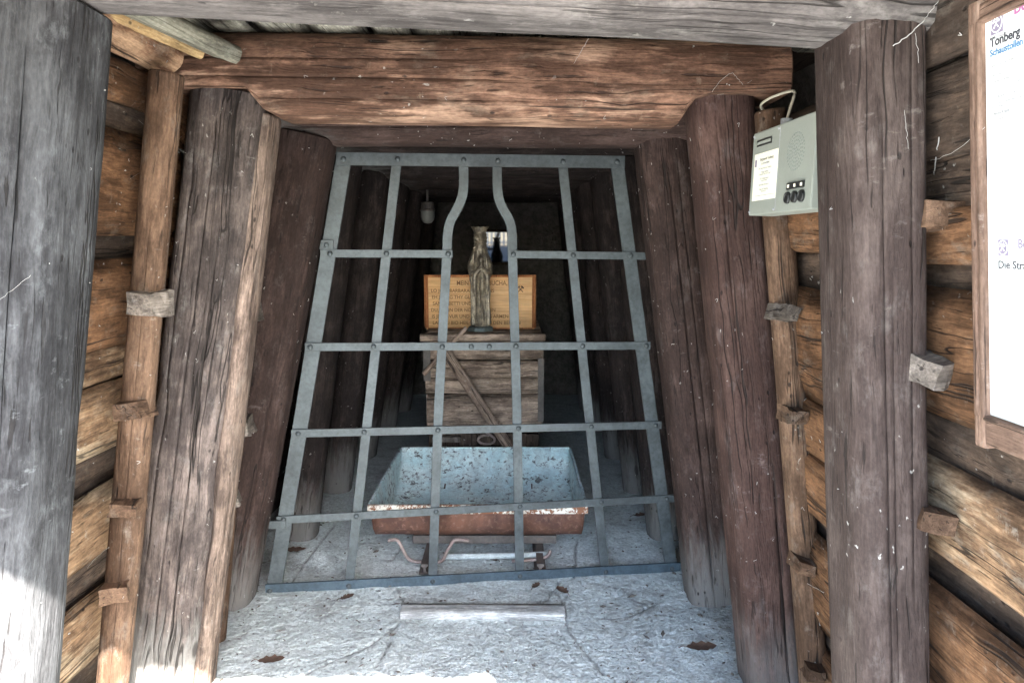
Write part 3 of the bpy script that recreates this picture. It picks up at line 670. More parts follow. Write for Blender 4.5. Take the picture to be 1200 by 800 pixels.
def trough(inset, zoff, flare):
    bm = bmesh.new(); rows = []; nx = 24
    for i in range(nx + 1):
        t = i / nx; row = []
        for (y, z) in prof:
            yc = (Yf + Yb) / 2; yy = yc + (y - yc) * (1 - inset / .5); zz = z + zoff if z < zr else z
            k = (zz - .1) / .2; half = (trr - tl) / 2 - inset - (1 - k) * flare
            row.append(bm.verts.new(((tl + trr) / 2 + (2 * t - 1) * half, yy, zz + .004 * n3(t * 6, y * 5, 2))))
        rows.append(row)
    for i in range(nx):
        for j in range(len(prof) - 1): bm.faces.new((rows[i][j], rows[i][j + 1], rows[i + 1][j + 1], rows[i + 1][j])).smooth = True
    bm.faces.new(rows[0]); bm.faces.new(rows[-1])
    return mesh(bm)
link('tub_body', trough(0, 0, .014), M_rust, None, tub)
link('tub_lining', trough(.007, .007, .014), M_blue, None, tub)
bm = bmesh.new()
bm_box(bm, tl - .012, trr + .012, Yf - .016, Yf + .004, zr - .038, zr + .008, .006)
link('front_rim', mesh(bm), M_rim, None, tub)
bm = bmesh.new(); bm_box(bm, tl, trr, Yb - .004, Yb + .012, zr - .03, zr + .008, .004); bm_box(bm, tl - .012, tl + .003, Yf + .005, Yb - .005, zr - .03, zr + .007, .004); bm_box(bm, trr - .003, trr + .012, Yf + .005, Yb - .005, zr - .03, zr + .007, .004)
link('side_rim', mesh(bm), M_blue, None, tub)
ch = link('chassis', (lambda bm: (bm_box(bm, xl - .09, xr + .09, 3.60, 3.66, .058, .10, .004), bm_box(bm, xl - .09, xr + .09, 4.3, 4.36, .058, .10, .004), bm_box(bm, -.2, -.08, 3.66, 4.3, .07, .10, .004), mesh(bm))[-1])(bmesh.new()), M_strap, None, tub)
for Y in (3.72, 4.25):
    for xx in (xl, xr):
        bm = bmesh.new(); bmesh.ops.create_cone(bm, cap_ends=True, segments=20, radius1=.045, radius2=.045, depth=.035)
        bmesh.ops.create_cone(bm, cap_ends=True, segments=20, radius1=.056, radius2=.056, depth=.008, matrix=Matrix.Translation((0, 0, .018 if xx < 0 else -.018)))
        link('wheel', mesh(bm), M_strap, Matrix.Translation((xx, Y, .102)) @ Matrix.Rotation(math.pi / 2, 4, 'Y'), tub)
q = lambda x, y, Y: at(x, y, Y)
tube('bent_rod', spline([q(455, 633, 3.46), q(466, 633, 3.455), (q(476, 651, 3.45)), q(484, 657, 3.45), q(500, 658, 3.45), q(517, 657, 3.45), q(524, 645, 3.45), q(531, 634, 3.455), q(538, 632, 3.46), q(549, 633, 3.48)], 5), .0085, M_rod, tub)
tube('draw_bar', [q(516, 652, 3.50), q(580, 651, 3.50), q(642, 649, 3.50)], .015, plain('pale_worn_paint', (.46, .50, .49), .6, 0, .3), tub)
tube('coupling_link', spline([q(600, 657, 3.48), q(622, 656, 3.46), q(640, 652, 3.46), q(645, 645, 3.48)], 5), .008, M_rod, tub)

# ------------------------------------------------------------------ wooden cart with the saint
CY = 4.74
cl_, cr_ = at(495, 400, CY).x, at(637, 400, CY).x; zt, zb = at(566, 391, CY).z, at(566, 508, CY).z
cart = thing('wooden_cart', 'boarded wooden mine cart carrying the statue and plaque', 'mine cart', ((cl_ + cr_) / 2, 5.2, 0))
hts = [0, .075, .265, .44, .60, 1.]; span = zt - zb
for k in range(5):
    z1, z0 = zt - hts[k] * span, zt - hts[k + 1] * span
    ins = .012 + .02 * k / 4
    timber('plank', (cl_ + ins * .8 - (.02 if k == 0 else 0), CY + .02, (z0 + z1) / 2), (cr_ - ins * .3 + (.01 if k == 0 else 0), CY + .02, (z0 + z1) / 2 + random.uniform(-.004, .004)), z1 - z0 - .003, .036 + (.008 if k == 0 else 0), W['cart'], cart, ref=(0, 0, 1), n=9, seed=400 + k, seg=20, rings=18, amp=.012, ridge=.01, bow=.004)
for sx, xx in ((-1, cl_ + .035), (1, cr_ - .035)):
    for k in range(4):
        timber('plank', (xx, CY + .045, zb + .08 + k * .155), (xx, 5.7, zb + .08 + k * .155), .15, .03, W['cart'], cart, ref=(0, 0, 1), n=9, seed=420 + k + sx, seg=14, rings=10)
for k in range(5):
    timber('lid_board', (cl_ + .01, CY + .12 + k * .2, zt - .022), (cr_ - .01, CY + .12 + k * .2, zt - .022), .195, .03, W['cart'], cart, ref=(0, 1, 0), n=9, seed=440 + k, seg=14, rings=10)
box('underframe', cl_ + .06, cr_ - .06, CY + .02, 5.66, zb - .09, zb - .005, W['sootdark'], cart)
p = at(522, 515, CY - .03); box('bracket', p.x - .09, p.x + .10, CY - .035, CY + .0, p.z - .018, p.z + .018, W['wedge'], cart, .003, .002)
for xx in (at(510, 530, CY).x, at(624, 530, CY).x):
    box('leg_block', xx - .04, xx + .04, CY - .0, CY + .09, .06, zb - .005, W['sootdark'], cart)
for Y in (4.95, 5.5):
    for xx in (xl, xr):
        bm = bmesh.new(); bmesh.ops.create_cone(bm, cap_ends=True, segments=22, radius1=.10, radius2=.10, depth=.05)
        link('wheel', mesh(bm), M_strap, Matrix.Translation((xx, Y, .155)) @ Matrix.Rotation(math.pi / 2, 4, 'Y'), cart)
rc = at(570, 515, CY - .03); pts = [rc + Vector((.055 * math.cos(a), -.03 * (math.sin(a) < 0) * 0, .03 * math.sin(a))) for a in [R(70) + 2 * math.pi * i / 18 * .95 for i in range(18)]]
tube('draw_ring', pts + [rc + Vector((0, .0, .05)), rc + Vector((0, .04, .05))], .008, M_rod, cart)
box('strap', cl_ + .004, cl_ + .05, CY - .004, CY + .006, zb + .35, zt - .05, M_strap, cart, .002)
box('strap', cr_ - .035, cr_ + .004, CY - .004, CY + .006, zb + .08, zt - .16, M_strap, cart, .002)
h0, h1 = at(523, 412, CY - .06), at(600, 528, CY - .16); h2 = h0 + (h1 - h0) * 1.72; h2 = h0 + (h1 - h0) * ((h0.z - .03) / (h0.z - h1.z))
o = timber('tool_handle', h2, h0, .062, .05, W['handle'], None, n=2.2, seed=71, seg=16, amp=.02, ridge=.01, bow=.01, taper=1.1); tag(o, 'worn round wooden tool handle leaning diagonally against the cart front', 'tool handle')
h0, h1 = at(546, 386, CY + .03), at(497, 438, CY - .05)
h0 = Vector((h0.x, CY + .01, zt + .035)); o = timber('stick', h1, h0, .03, .026, W['handle'], None, n=2.4, seed=72, seg=12, bow=.006); tag(o, 'thin short stick lying slanted over the upper left cart corner', 'stick')

# plaque
PY = 5.16; a, b = at(497, 322, PY), at(628, 388, PY)
plq = thing('prayer_plaque', 'honey coloured wooden prayer board with burnt lettering behind the statue', 'plaque', ((a.x + b.x) / 2, PY, zt))
box('board', a.x + .012, b.x - .012, PY - .012, PY + .012, b.z + .012, a.z - .012, W['plaque'], plq, .003)
pd = zt - .007
for nm, x0, x1, z0, z1 in (('edge_strip', a.x, a.x + .028, pd, a.z), ('edge_strip', b.x - .028, b.x, pd, a.z), ('edge_strip', a.x + .028, b.x - .028, a.z - .018, a.z), ('edge_strip', a.x + .028, b.x - .028, pd, b.z + .018)):
    box(nm, x0, x1, PY - .02, PY + .018, z0, z1, W['plaqueframe'], plq, .004)
FACE = Matrix.Rotation(math.pi / 2, 4, 'X')   # text plane facing -Y
def letter(parent, body, px, py, Y, size, mat, sx=1., bold=0., align='LEFT'):
    p = at(px, py, Y); return link('lettering', text_mesh(body, size, align, bold, .0003, sx), mat, Matrix.Translation(p) @ FACE, parent)
letter(plq, 'MEIN ST. BARBUCHA,', 535, 334, PY - .0125, .044, M_burn, .84, .0006)
for k, tx in enumerate(('LO JOST BARBARA SEI BEI UNS', 'EH JE TAG THY GLUECK', 'SANKT BETTI UND GNADE', 'DU, DIE IN DER NOT KOMMEN', 'IS JE DU VUR UND GLUT DES ARMEN', 'LAN DU BIO HEIL UNTEN IN DEN BERGEN')):
    letter(plq, tx, 505 + (k % 3), 342.5 + k * 7.5, PY - .0125, .034, M_burn, .95, .0004)
def hammers(parent, M, s, mat, name='emblem', th=.0008):
    bm = bmesh.new()
    for sg in (-1, 1):
        A = Matrix.Rotation(sg * R(42), 4, 'Z')
        def q4(pts):
            lo = [bm.verts.new(A @ Vector((x * sg, y, 0)) * s) for x, y in pts]; hi = [bm.verts.new(v.co + Vector((0, 0, th))) for v in lo]
            bm.faces.new(hi)
            bm.faces.new(lo)
            for i in range(len(lo)): bm.faces.new((lo[i], lo[(i + 1) % len(lo)], hi[(i + 1) % len(lo)], hi[i]))
            
        q4([(-.06, -.6), (.06, -.6), (.06, .35), (-.06, .35)])
        if sg < 0: q4([(-.28, .36), (.28, .36), (.28, .6), (-.28, .6)])
        else: q4([(-.36, .40), (.26, .36), (.26, .6), (-.36, .52)])
    for i, v in enumerate(bm.verts): pass
    return link(name, mesh(bm), mat, M, parent)
p = at(610, 339, PY - .0132); hammers(plq, Matrix.Translation(p) @ FACE, .042, M_burndark)

# statue of the saint
def statue():
    bm = bmesh.new(); rows = []
    H = .665
    # z, half width, half depth, y shift, fold strength
    st = [(0, .064, .055, 0, 0.), (.02, .064, .055, 0, .14), (.08, .060, .053, 0, .22), (.20, .056, .050, 0, .24), (.30, .059, .050, 0, .21), (.38, .066, .050, 0, .17), (.43, .071, .050, 0, .12), (.475, .067, .048, 0, .08), (.515, .054, .044, 0, .04), (.54, .043, .042, -.002, .02), (.556, .038, .040, -.006, .0), (.58, .0385, .042, -.010, 0), (.61, .040, .044, -.010, 0), (.635, .038, .042, -.008, 0), (.652, .030, .036, -.006, 0), (.66, .016, .018, -.006, 0)]
    zs = [i * H / 150 * .9925 for i in range(151)]
    def lerp(z):
        for i in range(len(st) - 1):
            if st[i][0] <= z <= st[i + 1][0]:
                t = (z - st[i][0]) / (st[i + 1][0] - st[i][0]); t = t * t * (3 - 2 * t); return [st[i][k] * (1 - t) + st[i + 1][k] * t for k in range(5)]
        return st[-1]
    seg = 96
    for z in zs:
        _, a, b, ys, f = lerp(z); ring = []
        for j in range(seg):
            th = 2 * math.pi * j / seg; ct, sn = math.cos(th), math.sin(th)
            wv = math.sin(th * 11 + 2.2 * math.sin(z * 9) + 1.5 * n3(ct * 2, sn * 2, z * 5)) * .6 + math.sin(th * 23 + z * 8 + 2 * n3(ct * 3, sn * 3, z * 7)) * .3
            r = 1 + f * 1.45 * wv
            # mantle edges hanging open at the front, the gown set back between
            fr = math.exp(-((th - FR) / .34) ** 2); r -= .14 * fr * (z < .47) * (z > .02) * min(1, f * 8)
            for e in (-.55, .55): r += .13 * math.exp(-((th - FR - e * (1 + .3 * math.sin(z * 12))) / .10) ** 2) * (z < .5) * min(1, f * 9)
            # face: eye hollows, nose, mouth, chin; hair rolls at the sides
            if z > .535:
                dx = th - FR
                r += .17 * math.exp(-((dx) / .17) ** 2 - ((z - .588) / .014) ** 2)
                for e in (-.42, .42): r -= .16 * math.exp(-((dx - e) / .2) ** 2 - ((z - .602) / .008) ** 2)
                r -= .05 * math.exp(-(dx / .3) ** 2 - ((z - .563) / .004) ** 2); r += .05 * math.exp(-(dx / .3) ** 2 - ((z - .551) / .007) ** 2)
                for e in (-1.25, 1.25): r += .22 * math.exp(-((dx - e) / .28) ** 2) * (1 + .3 * math.sin(z * 260))
            ring.append(bm.verts.new((a * r * ct, b * r * sn + ys, z)))
        rows.append(ring)
    for i in range(len(rows) - 1):
        for j in range(seg): bm.faces.new((rows[i][j], rows[i][(j + 1) % seg], rows[i + 1][(j + 1) % seg], rows[i + 1][j]))
    bm.faces.new(rows[0]); bm.faces.new(rows[-1])
    # sleeves and forearms meeting at the breast
    for sg in (-1, 1):
        pts = spline([(sg * .046, .0, .475), (sg * .063, -.016, .42), (sg * .058, -.042, .365), (sg * .036, -.066, .372), (sg * .012, -.076, .395)], 6); n = len(pts)
        bm_tube(bm, pts, [.026 - .008 * i / n if i < n * .7 else .020 - .008 * (i / n - .7) / .3 for i in range(n)], 12)
        pts = spline([(sg * .04, -.062, .372), (sg * .044, -.058, .30), (sg * .04, -.052, .21)], 6); bm_tube(bm, pts, [.02, .02, .02, .02, .019, .018, .017, .016, .014, .012, .010, .007, .004], 10)
        for f_ in range(4): bm_tube(bm, [(sg * .014, -.078, .385 + f_ * .007), (sg * .004, -.088, .398 + f_ * .007), (-sg * .006, -.086, .402 + f_ * .007)], [.006, .0055, .004], 8)
    me = mesh(bm, True); o = bpy.data.objects.new('tmp', me); COL.objects.link(o)
    md = o.modifiers.new('r', 'REMESH'); md.mode = 'VOXEL'; md.voxel_size = .0022; md.use_smooth_shade = True
    dg = bpy.context.evaluated_depsgraph_get(); dg.update(); m2 = bpy.data.meshes.new_from_object(o.evaluated_get(dg)); bpy.data.objects.remove(o)
    m2.materials.clear(); m2.polygons.foreach_set('use_smooth', [True] * len(m2.polygons)); return m2
SY = 4.96; sb = at(563, 399, SY); stz = at(563, 263, SY).z
sc = (stz - zt - .03) / .70
st = thing('saint_statue', 'small bronze statue of a robed crowned woman standing on the cart', 'statue', (sb.x, SY, zt - .006))
SM = Matrix.Translation((sb.x, SY, zt + .028)) @ Matrix.Rotation(R(8), 4, 'Z') @ Matrix.Scale(sc, 4)
link('figure', statue(), M_bronze, SM, st)
bm = bmesh.new(); rows = []
for i in range(7):                      # crown: flared band with points
    z = .632 + i * .0085; rr = .040 + .00062 * i * i
    rows.append([bm.verts.new((rr * math.cos(a), rr * math.sin(a) * 1.02 - .006, z + (.006 * max(0, math.cos(a * 10)) if i == 6 else 0))) for a in [2 * math.pi * j / 48 for j in range(48)]])
inner = [[bm.verts.new((v.co.x * .88, v.co.y * .88, v.co.z)) for v in r] for r in rows]
for i in range(6):
    for j in range(48):
        bm.faces.new((rows[i][j], rows[i][(j + 1) % 48], rows[i + 1][(j + 1) % 48], rows[i + 1][j])); bm.faces.new((inner[i][j], inner[i + 1][j], inner[i + 1][(j + 1) % 48], inner[i][(j + 1) % 48]))
for j in range(48):
    bm.faces.new((rows[6][j], rows[6][(j + 1) % 48], inner[6][(j + 1) % 48], inner[6][j])); bm.faces.new((rows[0][j], rows[0][(j + 1) % 48], inner[0][(j + 1) % 48], inner[0][j]))
link('crown', mesh(bm, True), M_bronze, SM, st)
bm = bmesh.new()                        # the goblet she holds
gl = [(.014, .0), (.016, .005), (.006, .012), (.006, .032), (.016, .044), (.021, .06), (.021, .08), (.017, .08), (.014, .06), (.001, .054)]
rr = [[bm.verts.new((r * math.cos(a), r * math.sin(a) - .086, .40 + z)) for a in [2 * math.pi * j / 20 for j in range(20)]] for r, z in gl]
for i in range(len(rr) - 1):
    for j in range(20): bm.faces.new((rr[i][j], rr[i][(j + 1) % 20], rr[i + 1][(j + 1) % 20], rr[i + 1][j]))
link('goblet', mesh(bm, True), M_bronze, SM, st)
bm = bmesh.new(); rr = []
for r, z in ((.094, 0), (.096, .006), (.094, .022), (.086, .03), (.07, .036)):
    rr.append([bm.verts.new((r * math.cos(a), r * .8 * math.sin(a), z)) for a in [2 * math.pi * (j + .5) / 8 for j in range(8)]])
for i in range(4):
    for j in range(8): bm.faces.new((rr[i][j], rr[i][(j + 1) % 8], rr[i + 1][(j + 1) % 8], rr[i + 1][j]))
bm.faces.new(rr[0]); bm.faces.new(rr[-1])
link('plinth', mesh(bm), iron('verdigris_plinth', (.13, .15, .14), (.07, .07, .06), .4), Matrix.Translation((sb.x, SY, zt - .006)) @ Matrix.Scale(sc, 4), st)

# ------------------------------------------------------------------ far end: end wall, glass pane, lamp
bm = bmesh.new(); bm_box(bm, -1.5, 1.3, 7.72, 7.8, 0, 2.5, .01); tag(link('end_wall', mesh(bm), M_rock), kind='structure')
EY = 7.7; a, b = at(562, 272, EY), at(599, 307, EY)
pn = thing('glass_pane', 'small dark glass pane at the far tunnel end reflecting daylight', 'window', ((a.x + b.x) / 2, EY, b.z))
box('pane', a.x, b.x, EY - .006, EY, b.z, a.z, M_mirror, pn, .0005)
for x0, x1, z0, z1 in ((a.x - .03, a.x, b.z - .03, a.z + .03), (b.x, b.x + .03, b.z - .03, a.z + .03), (a.x, b.x, a.z, a.z + .03), (a.x, b.x, b.z - .03, b.z)):
    box('frame', x0, x1, EY - .02, EY + .01, z0, z1, W['sootdark'], pn, .002)
LY = 6.0; a = at(501, 249, LY)
lp = thing('bulkhead_lamp', 'small unlit cage lamp under the tunnel roof left of the statue', 'lamp', (a.x, LY, a.z))
bm = bmesh.new(); rr = []
for r, z in ((.03, .085), (.05, .08), (.055, .03), (.062, .02), (.062, .01)): rr.append([bm.verts.new((r * math.cos(t), r * math.sin(t), z)) for t in [2 * math.pi * j / 20 for j in range(20)]])
for i in range(4):
    for j in range(20): bm.faces.new((rr[i][j], rr[i][(j + 1) % 20], rr[i + 1][(j + 1) % 20], rr[i + 1][j]))
bm.faces.new(rr[0]); link('housing', mesh(bm), M_strap, Matrix.Translation(a), lp)
bm = bmesh.new(); rr = []
for r, z in ((.055, .012), (.056, -.03), (.05, -.06), (.03, -.082), (.005, -.088)): rr.append([bm.verts.new((r * math.cos(t), r * math.sin(t), z)) for t in [2 * math.pi * j / 20 for j in range(20)]])
for i in range(4):
    for j in range(20): bm.faces.new((rr[i][j], rr[i][(j + 1) % 20], rr[i + 1][(j + 1) % 20], rr[i + 1][j]))
link('lamp_glass', mesh(bm, True), M_glassgrey, Matrix.Translation(a), lp)
tube('stem', [a + Vector((0, 0, .08)), a + Vector((0, 0, 2.19 - a.z))], .01, M_strap, lp)

# ------------------------------------------------------------------ talking box
A0, A1, B0, B1 = at(877, 158, 2.2), at(951, 128, 1.82), at(883, 253, 2.2), at(957, 245, 1.82)
ex = (A1 - A0); bwid = ex.xy.length; ex = Vector((ex.x, ex.y, 0)).normalized(); bh = ((A0.z - B0.z) + (A1.z - B1.z)) / 2
zc = (A0.z + B0.z + A1.z + B1.z) / 4; c = (A0 + A1 + B0 + B1) / 4; ez = Vector((.03, 0, 1)).normalized(); ey = ez.cross(ex).normalized()
if ey.x < 0: ey = -ey
BM_ = Matrix((ex, ez, -ey)).transposed().to_4x4(); BM_.translation = Vector((c.x, c.y, zc))      # x along, y up, z to the viewer
tb = thing('audio_box', 'grey green metal intercom box with cream notice and three black buttons', 'intercom box', (c.x, c.y, zc))
hw, hh = bwid / 2, bh / 2
def on(name, x0, x1, y0, y1, z0, z1, mat, bev=.0006): return box(name, x0, x1, y0, y1, z0, z1, mat, tb, bev, 0, BM_)
on('housing', -hw, hw, -hh, hh, -.075, 0, M_box, .004)
on('cover_seam', -.012, -.0095, -hh + .006, hh - .006, -.001, .0006, M_inkgrey, 0)
on('notice', -hw + .022, -.014, -hh + .04, hh - .062, 0, .0012, M_paper, 0)
on('name_plate', -hw + .032, -hw + .13, hh - .042, hh - .024, 0, .002, M_black)
on('name_strip', -hw + .036, -hw + .126, hh - .037, hh - .029, .002, .0024, M_box, 0)
nx0, nx1 = -hw + .022, -.014; nw = nx1 - nx0; nt_ = hh - .062; nb = -hh + .04
def tl_(body, x, y, size, mat=M_ink, align='CENTER', sx=1.): return link('lettering', text_mesh(body, size, align, 0., .0001, sx), mat, BM_ @ Matrix.Translation((x, y, .0016)), tb)
cx = (nx0 + nx1) / 2; sxn = .9
tl_('Bergwerk Tonberg', cx + .008, nt_ - .022, .0115); tl_('Schaustollen', cx + .006, nt_ - .032, .008, M_inkpale)
for k, (tx, yy) in enumerate((('ERSTE STATION', .055), ('Das Bergwerk am Tonberg', .075), ('Heilige Barbara', .092), ('Druecken Sie den Knopf', .102), ('Der Stollen wurde', .122), ('vorgetrieben', .131), ('Bitte Ruhe bewahren', .150), ('Ende der Fuehrung', .170), ('Glueck auf', .179))):
    tl_(tx, cx, nt_ - yy * (nt_ - nb) / .215, .0078, M_inkgrey)
on('notice_emblem', nx0 + .006, nx0 + .018, nt_ - .036, nt_ - .016, .0012, .0016, M_inkviolet, 0)
on('notice_border', nx0 + .02, nx1 - .008, nb + .012, nb + .0135, .0012, .0016, M_inkgrey, 0)
bm = bmesh.new()
for rr_ in range(0, 6):
    for k in range(max(1, rr_ * 6)):
        t = 2 * math.pi * k / max(1, rr_ * 6) + rr_ * .3
        bmesh.ops.create_cone(bm, cap_ends=True, segments=8, radius1=.0028, radius2=.0028, depth=.001, matrix=Matrix.Translation((hw * .47 + math.cos(t) * rr_ * .0092, hh * .28 + math.sin(t) * rr_ * .0092, .0003)))
link('speaker_grille', mesh(bm), plain('dark_grille_hole', (.20, .22, .20), .6), BM_, tb)['kind'] = 'stuff'
on('indicator_strip', hw * .30, hw * .80, -hh * .52, -hh * .38, 0, .004, M_black)
for k in range(3):
    xx = hw * (.36 + .19 * k)
    on('indicator', xx - .005, xx + .005, -hh * .485, -hh * .415, .004, .005, M_paper, .0005)
    bm = bmesh.new(); rr = []
    for r, z in ((.0150, 0), (.0150, .005), (.0138, .0072), (.0112, .0075), (.0102, .0058), (.004, .006)): rr.append([bm.verts.new((r * math.cos(t), r * math.sin(t), z)) for t in [2 * math.pi * j / 20 for j in range(20)]])
    for i in range(5):
        for j in range(20): bm.faces.new((rr[i][j], rr[i][(j + 1) % 20], rr[i + 1][(j + 1) % 20], rr[i + 1][j]))
    bm.faces.new(rr[-1]); link('push_button', mesh(bm), M_black, BM_ @ Matrix.Translation((hw * (.345 + .205 * k), -hh * .70, 0)), tb)
for sx, sy in ((-1, 1), (-1, -1), (0, 1), (0, -1)):
    bm = bmesh.new(); bmesh.ops.create_cone(bm, cap_ends=True, segments=10, radius1=.004, radius2=.003, depth=.003); link('screw', mesh(bm), M_inkgrey, BM_ @ Matrix.Translation((sx * (hw - .008) if sx else -.02, sy * (hh - .01), .001)), tb)
box('mounting_block', c.x + .06, XR(zc) + .02, c.y - .05, c.y + .05, zc - .09, zc + .09, W['wedge'], tb)
cp = BM_ @ Vector((-.055, hh, -.035))
tube('cable_gland', [cp + Vector((0, 0, -.004)), cp + Vector((0, 0, .022))], .016, M_inkgrey, tb, 12)
tube('cable', spline([cp + Vector((0, 0, .018)), cp + Vector((.008, .0, .05)), cp + Vector((.018, .0, .088)), cp + Vector((.012, .02, .098)), cp + Vector((-.02, .08, .092)), cp + Vector((-.02, .16, .085)), cp + Vector((.03, .25, .08))], 6), .0038, M_cable, tb)

# ------------------------------------------------------------------ framed notice on the right wall
PT, PB = at(1152, 28, 1.285), at(1158, 486, 1.285)
dz = PT.z - PB.z; up = Vector((PT.x - PB.x, 0, dz)).normalized(); ex = Vector((0, -1, 0)); nz = ex.cross(up).normalized()
NM = Matrix((ex, up, nz)).transposed().to_4x4(); NM.translation = PB
nH = (PT - PB).length; nW = .50
nb_ = thing('notice_board', 'white printed mine notice in a brown wooden frame on right wall', 'notice board', PB)
def onb(name, x0, x1, y0, y1, z0, z1, mat, bev=.0005): return box(name, x0, x1, y0, y1, z0, z1, mat, nb_, bev, 0, NM)
onb('backing', -.02, nW + .02, -.03, nH + .02, -.062, -.0262, W['sootdark'], .002)
onb('poster', -.004, nW, -.004, nH, -.012, -.004, M_white, 0)
fw = .033
def moulding(name, p0, p1, wd, th, sd, ref):
    a_, b_ = NM @ Vector(p0), NM @ Vector(p1)
    return timber(name, a_, b_, wd, th, W['posterframe'], nb_, ref=NM.to_3x3() @ Vector(ref), n=11, seed=sd, seg=24, rings=10, amp=.004, ridge=.004, bow=.001)
for k, xx in enumerate((-fw / 2, nW + fw / 2)):
    moulding('frame_stile', (xx, -fw * 1.7, -.010), (xx, nH + fw, -.010), fw, .030, 500 + k, (1, 0, 0))
    moulding('frame_bead', (xx + (.011 if k == 0 else -.011), .001, -.002), (xx + (.011 if k == 0 else -.011), nH - .001, -.002), .009, .020, 502 + k, (1, 0, 0))
    moulding('frame_bead', (xx + (-.006 if k == 0 else .006), .001, -.002), (xx + (-.006 if k == 0 else .006), nH - .001, -.002), .012, .020, 512 + k, (1, 0, 0))
for k, (yy, hh_) in enumerate(((-fw * .85, fw * 1.7), (nH + fw / 2, fw))):
    moulding('frame_rail', (.0008, yy, -.0105), (nW - .0008, yy, -.0105), hh_, .030, 504 + k, (0, 1, 0))
    y2 = -.006 if k == 0 else nH + .006
    moulding('frame_bead', (.002, y2, -.003), (nW - .002, y2, -.003), .009, .020, 506 + k, (0, 1, 0))
def uv_of(px, py):                      # picture point on the poster plane
    d = ray(px, py); p0 = Vector((0, 0, EYE)); t = (PB - p0).dot(nz) / d.dot(nz); q_ = NM.inverted() @ (p0 + d * t); return q_.x, q_.y
def tn(body, px, py, size, mat, bold=0., sx=1.):
    x, y = uv_of(px, py); return link('lettering', text_mesh(body, size, 'LEFT', bold, .0002, sx), mat, NM @ Matrix.Translation((x, y, -.0036)), nb_)
def emblem(px0, py0, px1, py1, round_only=False):
    x0, y0 = uv_of(px0, py0); x1, y1 = uv_of(px1, py1); cx, cy = (x0 + x1) / 2, (y0 + y1) / 2; s = abs(y0 - y1) / 2
    em = onb('emblem', cx - s * .95, cx + s * .95, cy - s, cy + s, -.004, -.0036, M_inkviolet, 0)
    bm = bmesh.new(); bmesh.ops.create_circle(bm, cap_ends=True, segments=32, radius=s * .92, matrix=Matrix.Translation((cx, cy, -.0032))); link('ring', mesh(bm), M_white, NM, em)
    bm = bmesh.new(); bmesh.ops.create_circle(bm, cap_ends=True, segments=32, radius=s * .78, matrix=Matrix.Translation((cx, cy, -.0028))); link('disc', mesh(bm), M_inkviolet, NM, em)
    hammers(em, NM @ Matrix.Translation((cx, cy, -.0026)), s * .95, M_white, 'hammers', .0004)
emblem(1157, 20, 1174, 36); emblem(1165, 281, 1181, 300)
tn('Bergwerk', 1185, 18, .030, M_inkpink, .0006); tn('Tonberg', 1157.5, 56.5, .0205, M_ink, .0006, 1.03); tn('Schaustollen', 1157.5, 67.5, .0155, M_inkblue, .0004, 1.03)
tn('des', 1187, 27, .012, M_inkpale); tn('am Bergwald', 1157, 49.5, .008, M_inkpale); tn('e. V.', 1190, 35, .008, M_inkpale)
tn('Besucherbergwerk mit Schaustollen', 1158, 81, .009, M_inkpale)
for k in range(9): tn(('Fuehrungen', 'jeden Sonntag', 'von April bis Oktober', 'und nach Vereinbarung', 'Treffpunkt am Stollen', 'Dauer etwa eine Stunde', 'feste Schuhe', 'warme Kleidung', 'Kinder frei')[k], 1158 + (k % 3) * 4, 92 + k * 6.2, .0068, M_inkpale)
tn('Glueck auf', 1160, 138, .010, M_inkpale); tn('Der Vorstand', 1168, 153, .008, M_inkpale)
tn('Bergbau', 1190, 291, .021, M_inkviolet, .0003); tn('Die Strasse der', 1167, 314.5, .0185, M_ink, .0003, 1.15)

# ------------------------------------------------------------------ floor things
a, b = at_floor(471, 721), at_floor(660, 720)
o = timber('threshold_plank', (a.x, a.y + .02, .008), (b.x, b.y + .01, .008), .095, .035, W['bleached'], None, ref=(0, 1, 0), n=8, seed=90, seg=20, amp=.01, ridge=.008, bow=.002, chip=.004)
tag(o, 'narrow pale plank set into the concrete in front of the gate', 'plank')
def leaf(label, px, py, s, rz, seed, curl=.25):
    bm = bmesh.new(); p = at_floor(px, py); G = []
    for i in range(11):
        t = i / 10 * 2 - 1; hwid = .5 * (1 - t * t) ** .7 * (1 + .25 * math.sin(i * 2.3 + seed)); row = []
        for j in range(-3, 4):
            v = j / 3 * hwid
            row.append(bm.verts.new((t * s, v * s, .012 + curl * s * (v * v * 1.2 + .35 * t * t) + .05 * s * n3(t * 3, v * 4, seed))))
        G.append(row)
    for i in range(10):
        for j in range(6): bm.faces.new((G[i][j], G[i][j + 1], G[i + 1][j + 1], G[i + 1][j])).smooth = True
    bm_tube(bm, [(-s * .98, 0, .014 + curl * s * .35), (-s * 1.2, .02 * s, .02), (-s * 1.45, .08 * s, .012)], .0016, 5)
    bmesh.ops.remove_doubles(bm, verts=bm.verts, dist=1e-5)
    me = mesh(bm); return tag(link('dry_leaf', me, M_leaf, Matrix.Translation((p.x, p.y, 0)) @ Matrix.Rotation(rz, 4, 'Z')), label, 'leaf', 'dead leaves on the tunnel floor')
leaf('broad dry leaf on bare concrete by the second right post', 822, 761, .062, .1, 1)
leaf('curled brown leaf just outside the gate right of the plank', 628, 689, .032, 1.1, 2, .5)
leaf('crumpled brown leaf touching the gate bottom above plank end', 659, 695, .042, 2.1, 3, .6)
leaf('small dark leaf just outside the gate on the left', 407, 702, .036, .8, 4, .3)
leaf('grey brown flat stone in leaf form inside the gate at its lower left corner', 345, 646, .06, .1, 5, .1)  # a flat stone, drawn with the leaf mesh
leaf('dark leaf inside the gate at its lower right corner', 751, 606, .05, .4, 6, .5)
leaf('narrow dead leaf left of the plank near the front', 318, 776, .05, .2, 7, .2)
leaf('small dead leaf lying under the tub between the rails', 578, 658, .03, 2.5, 8, .4)
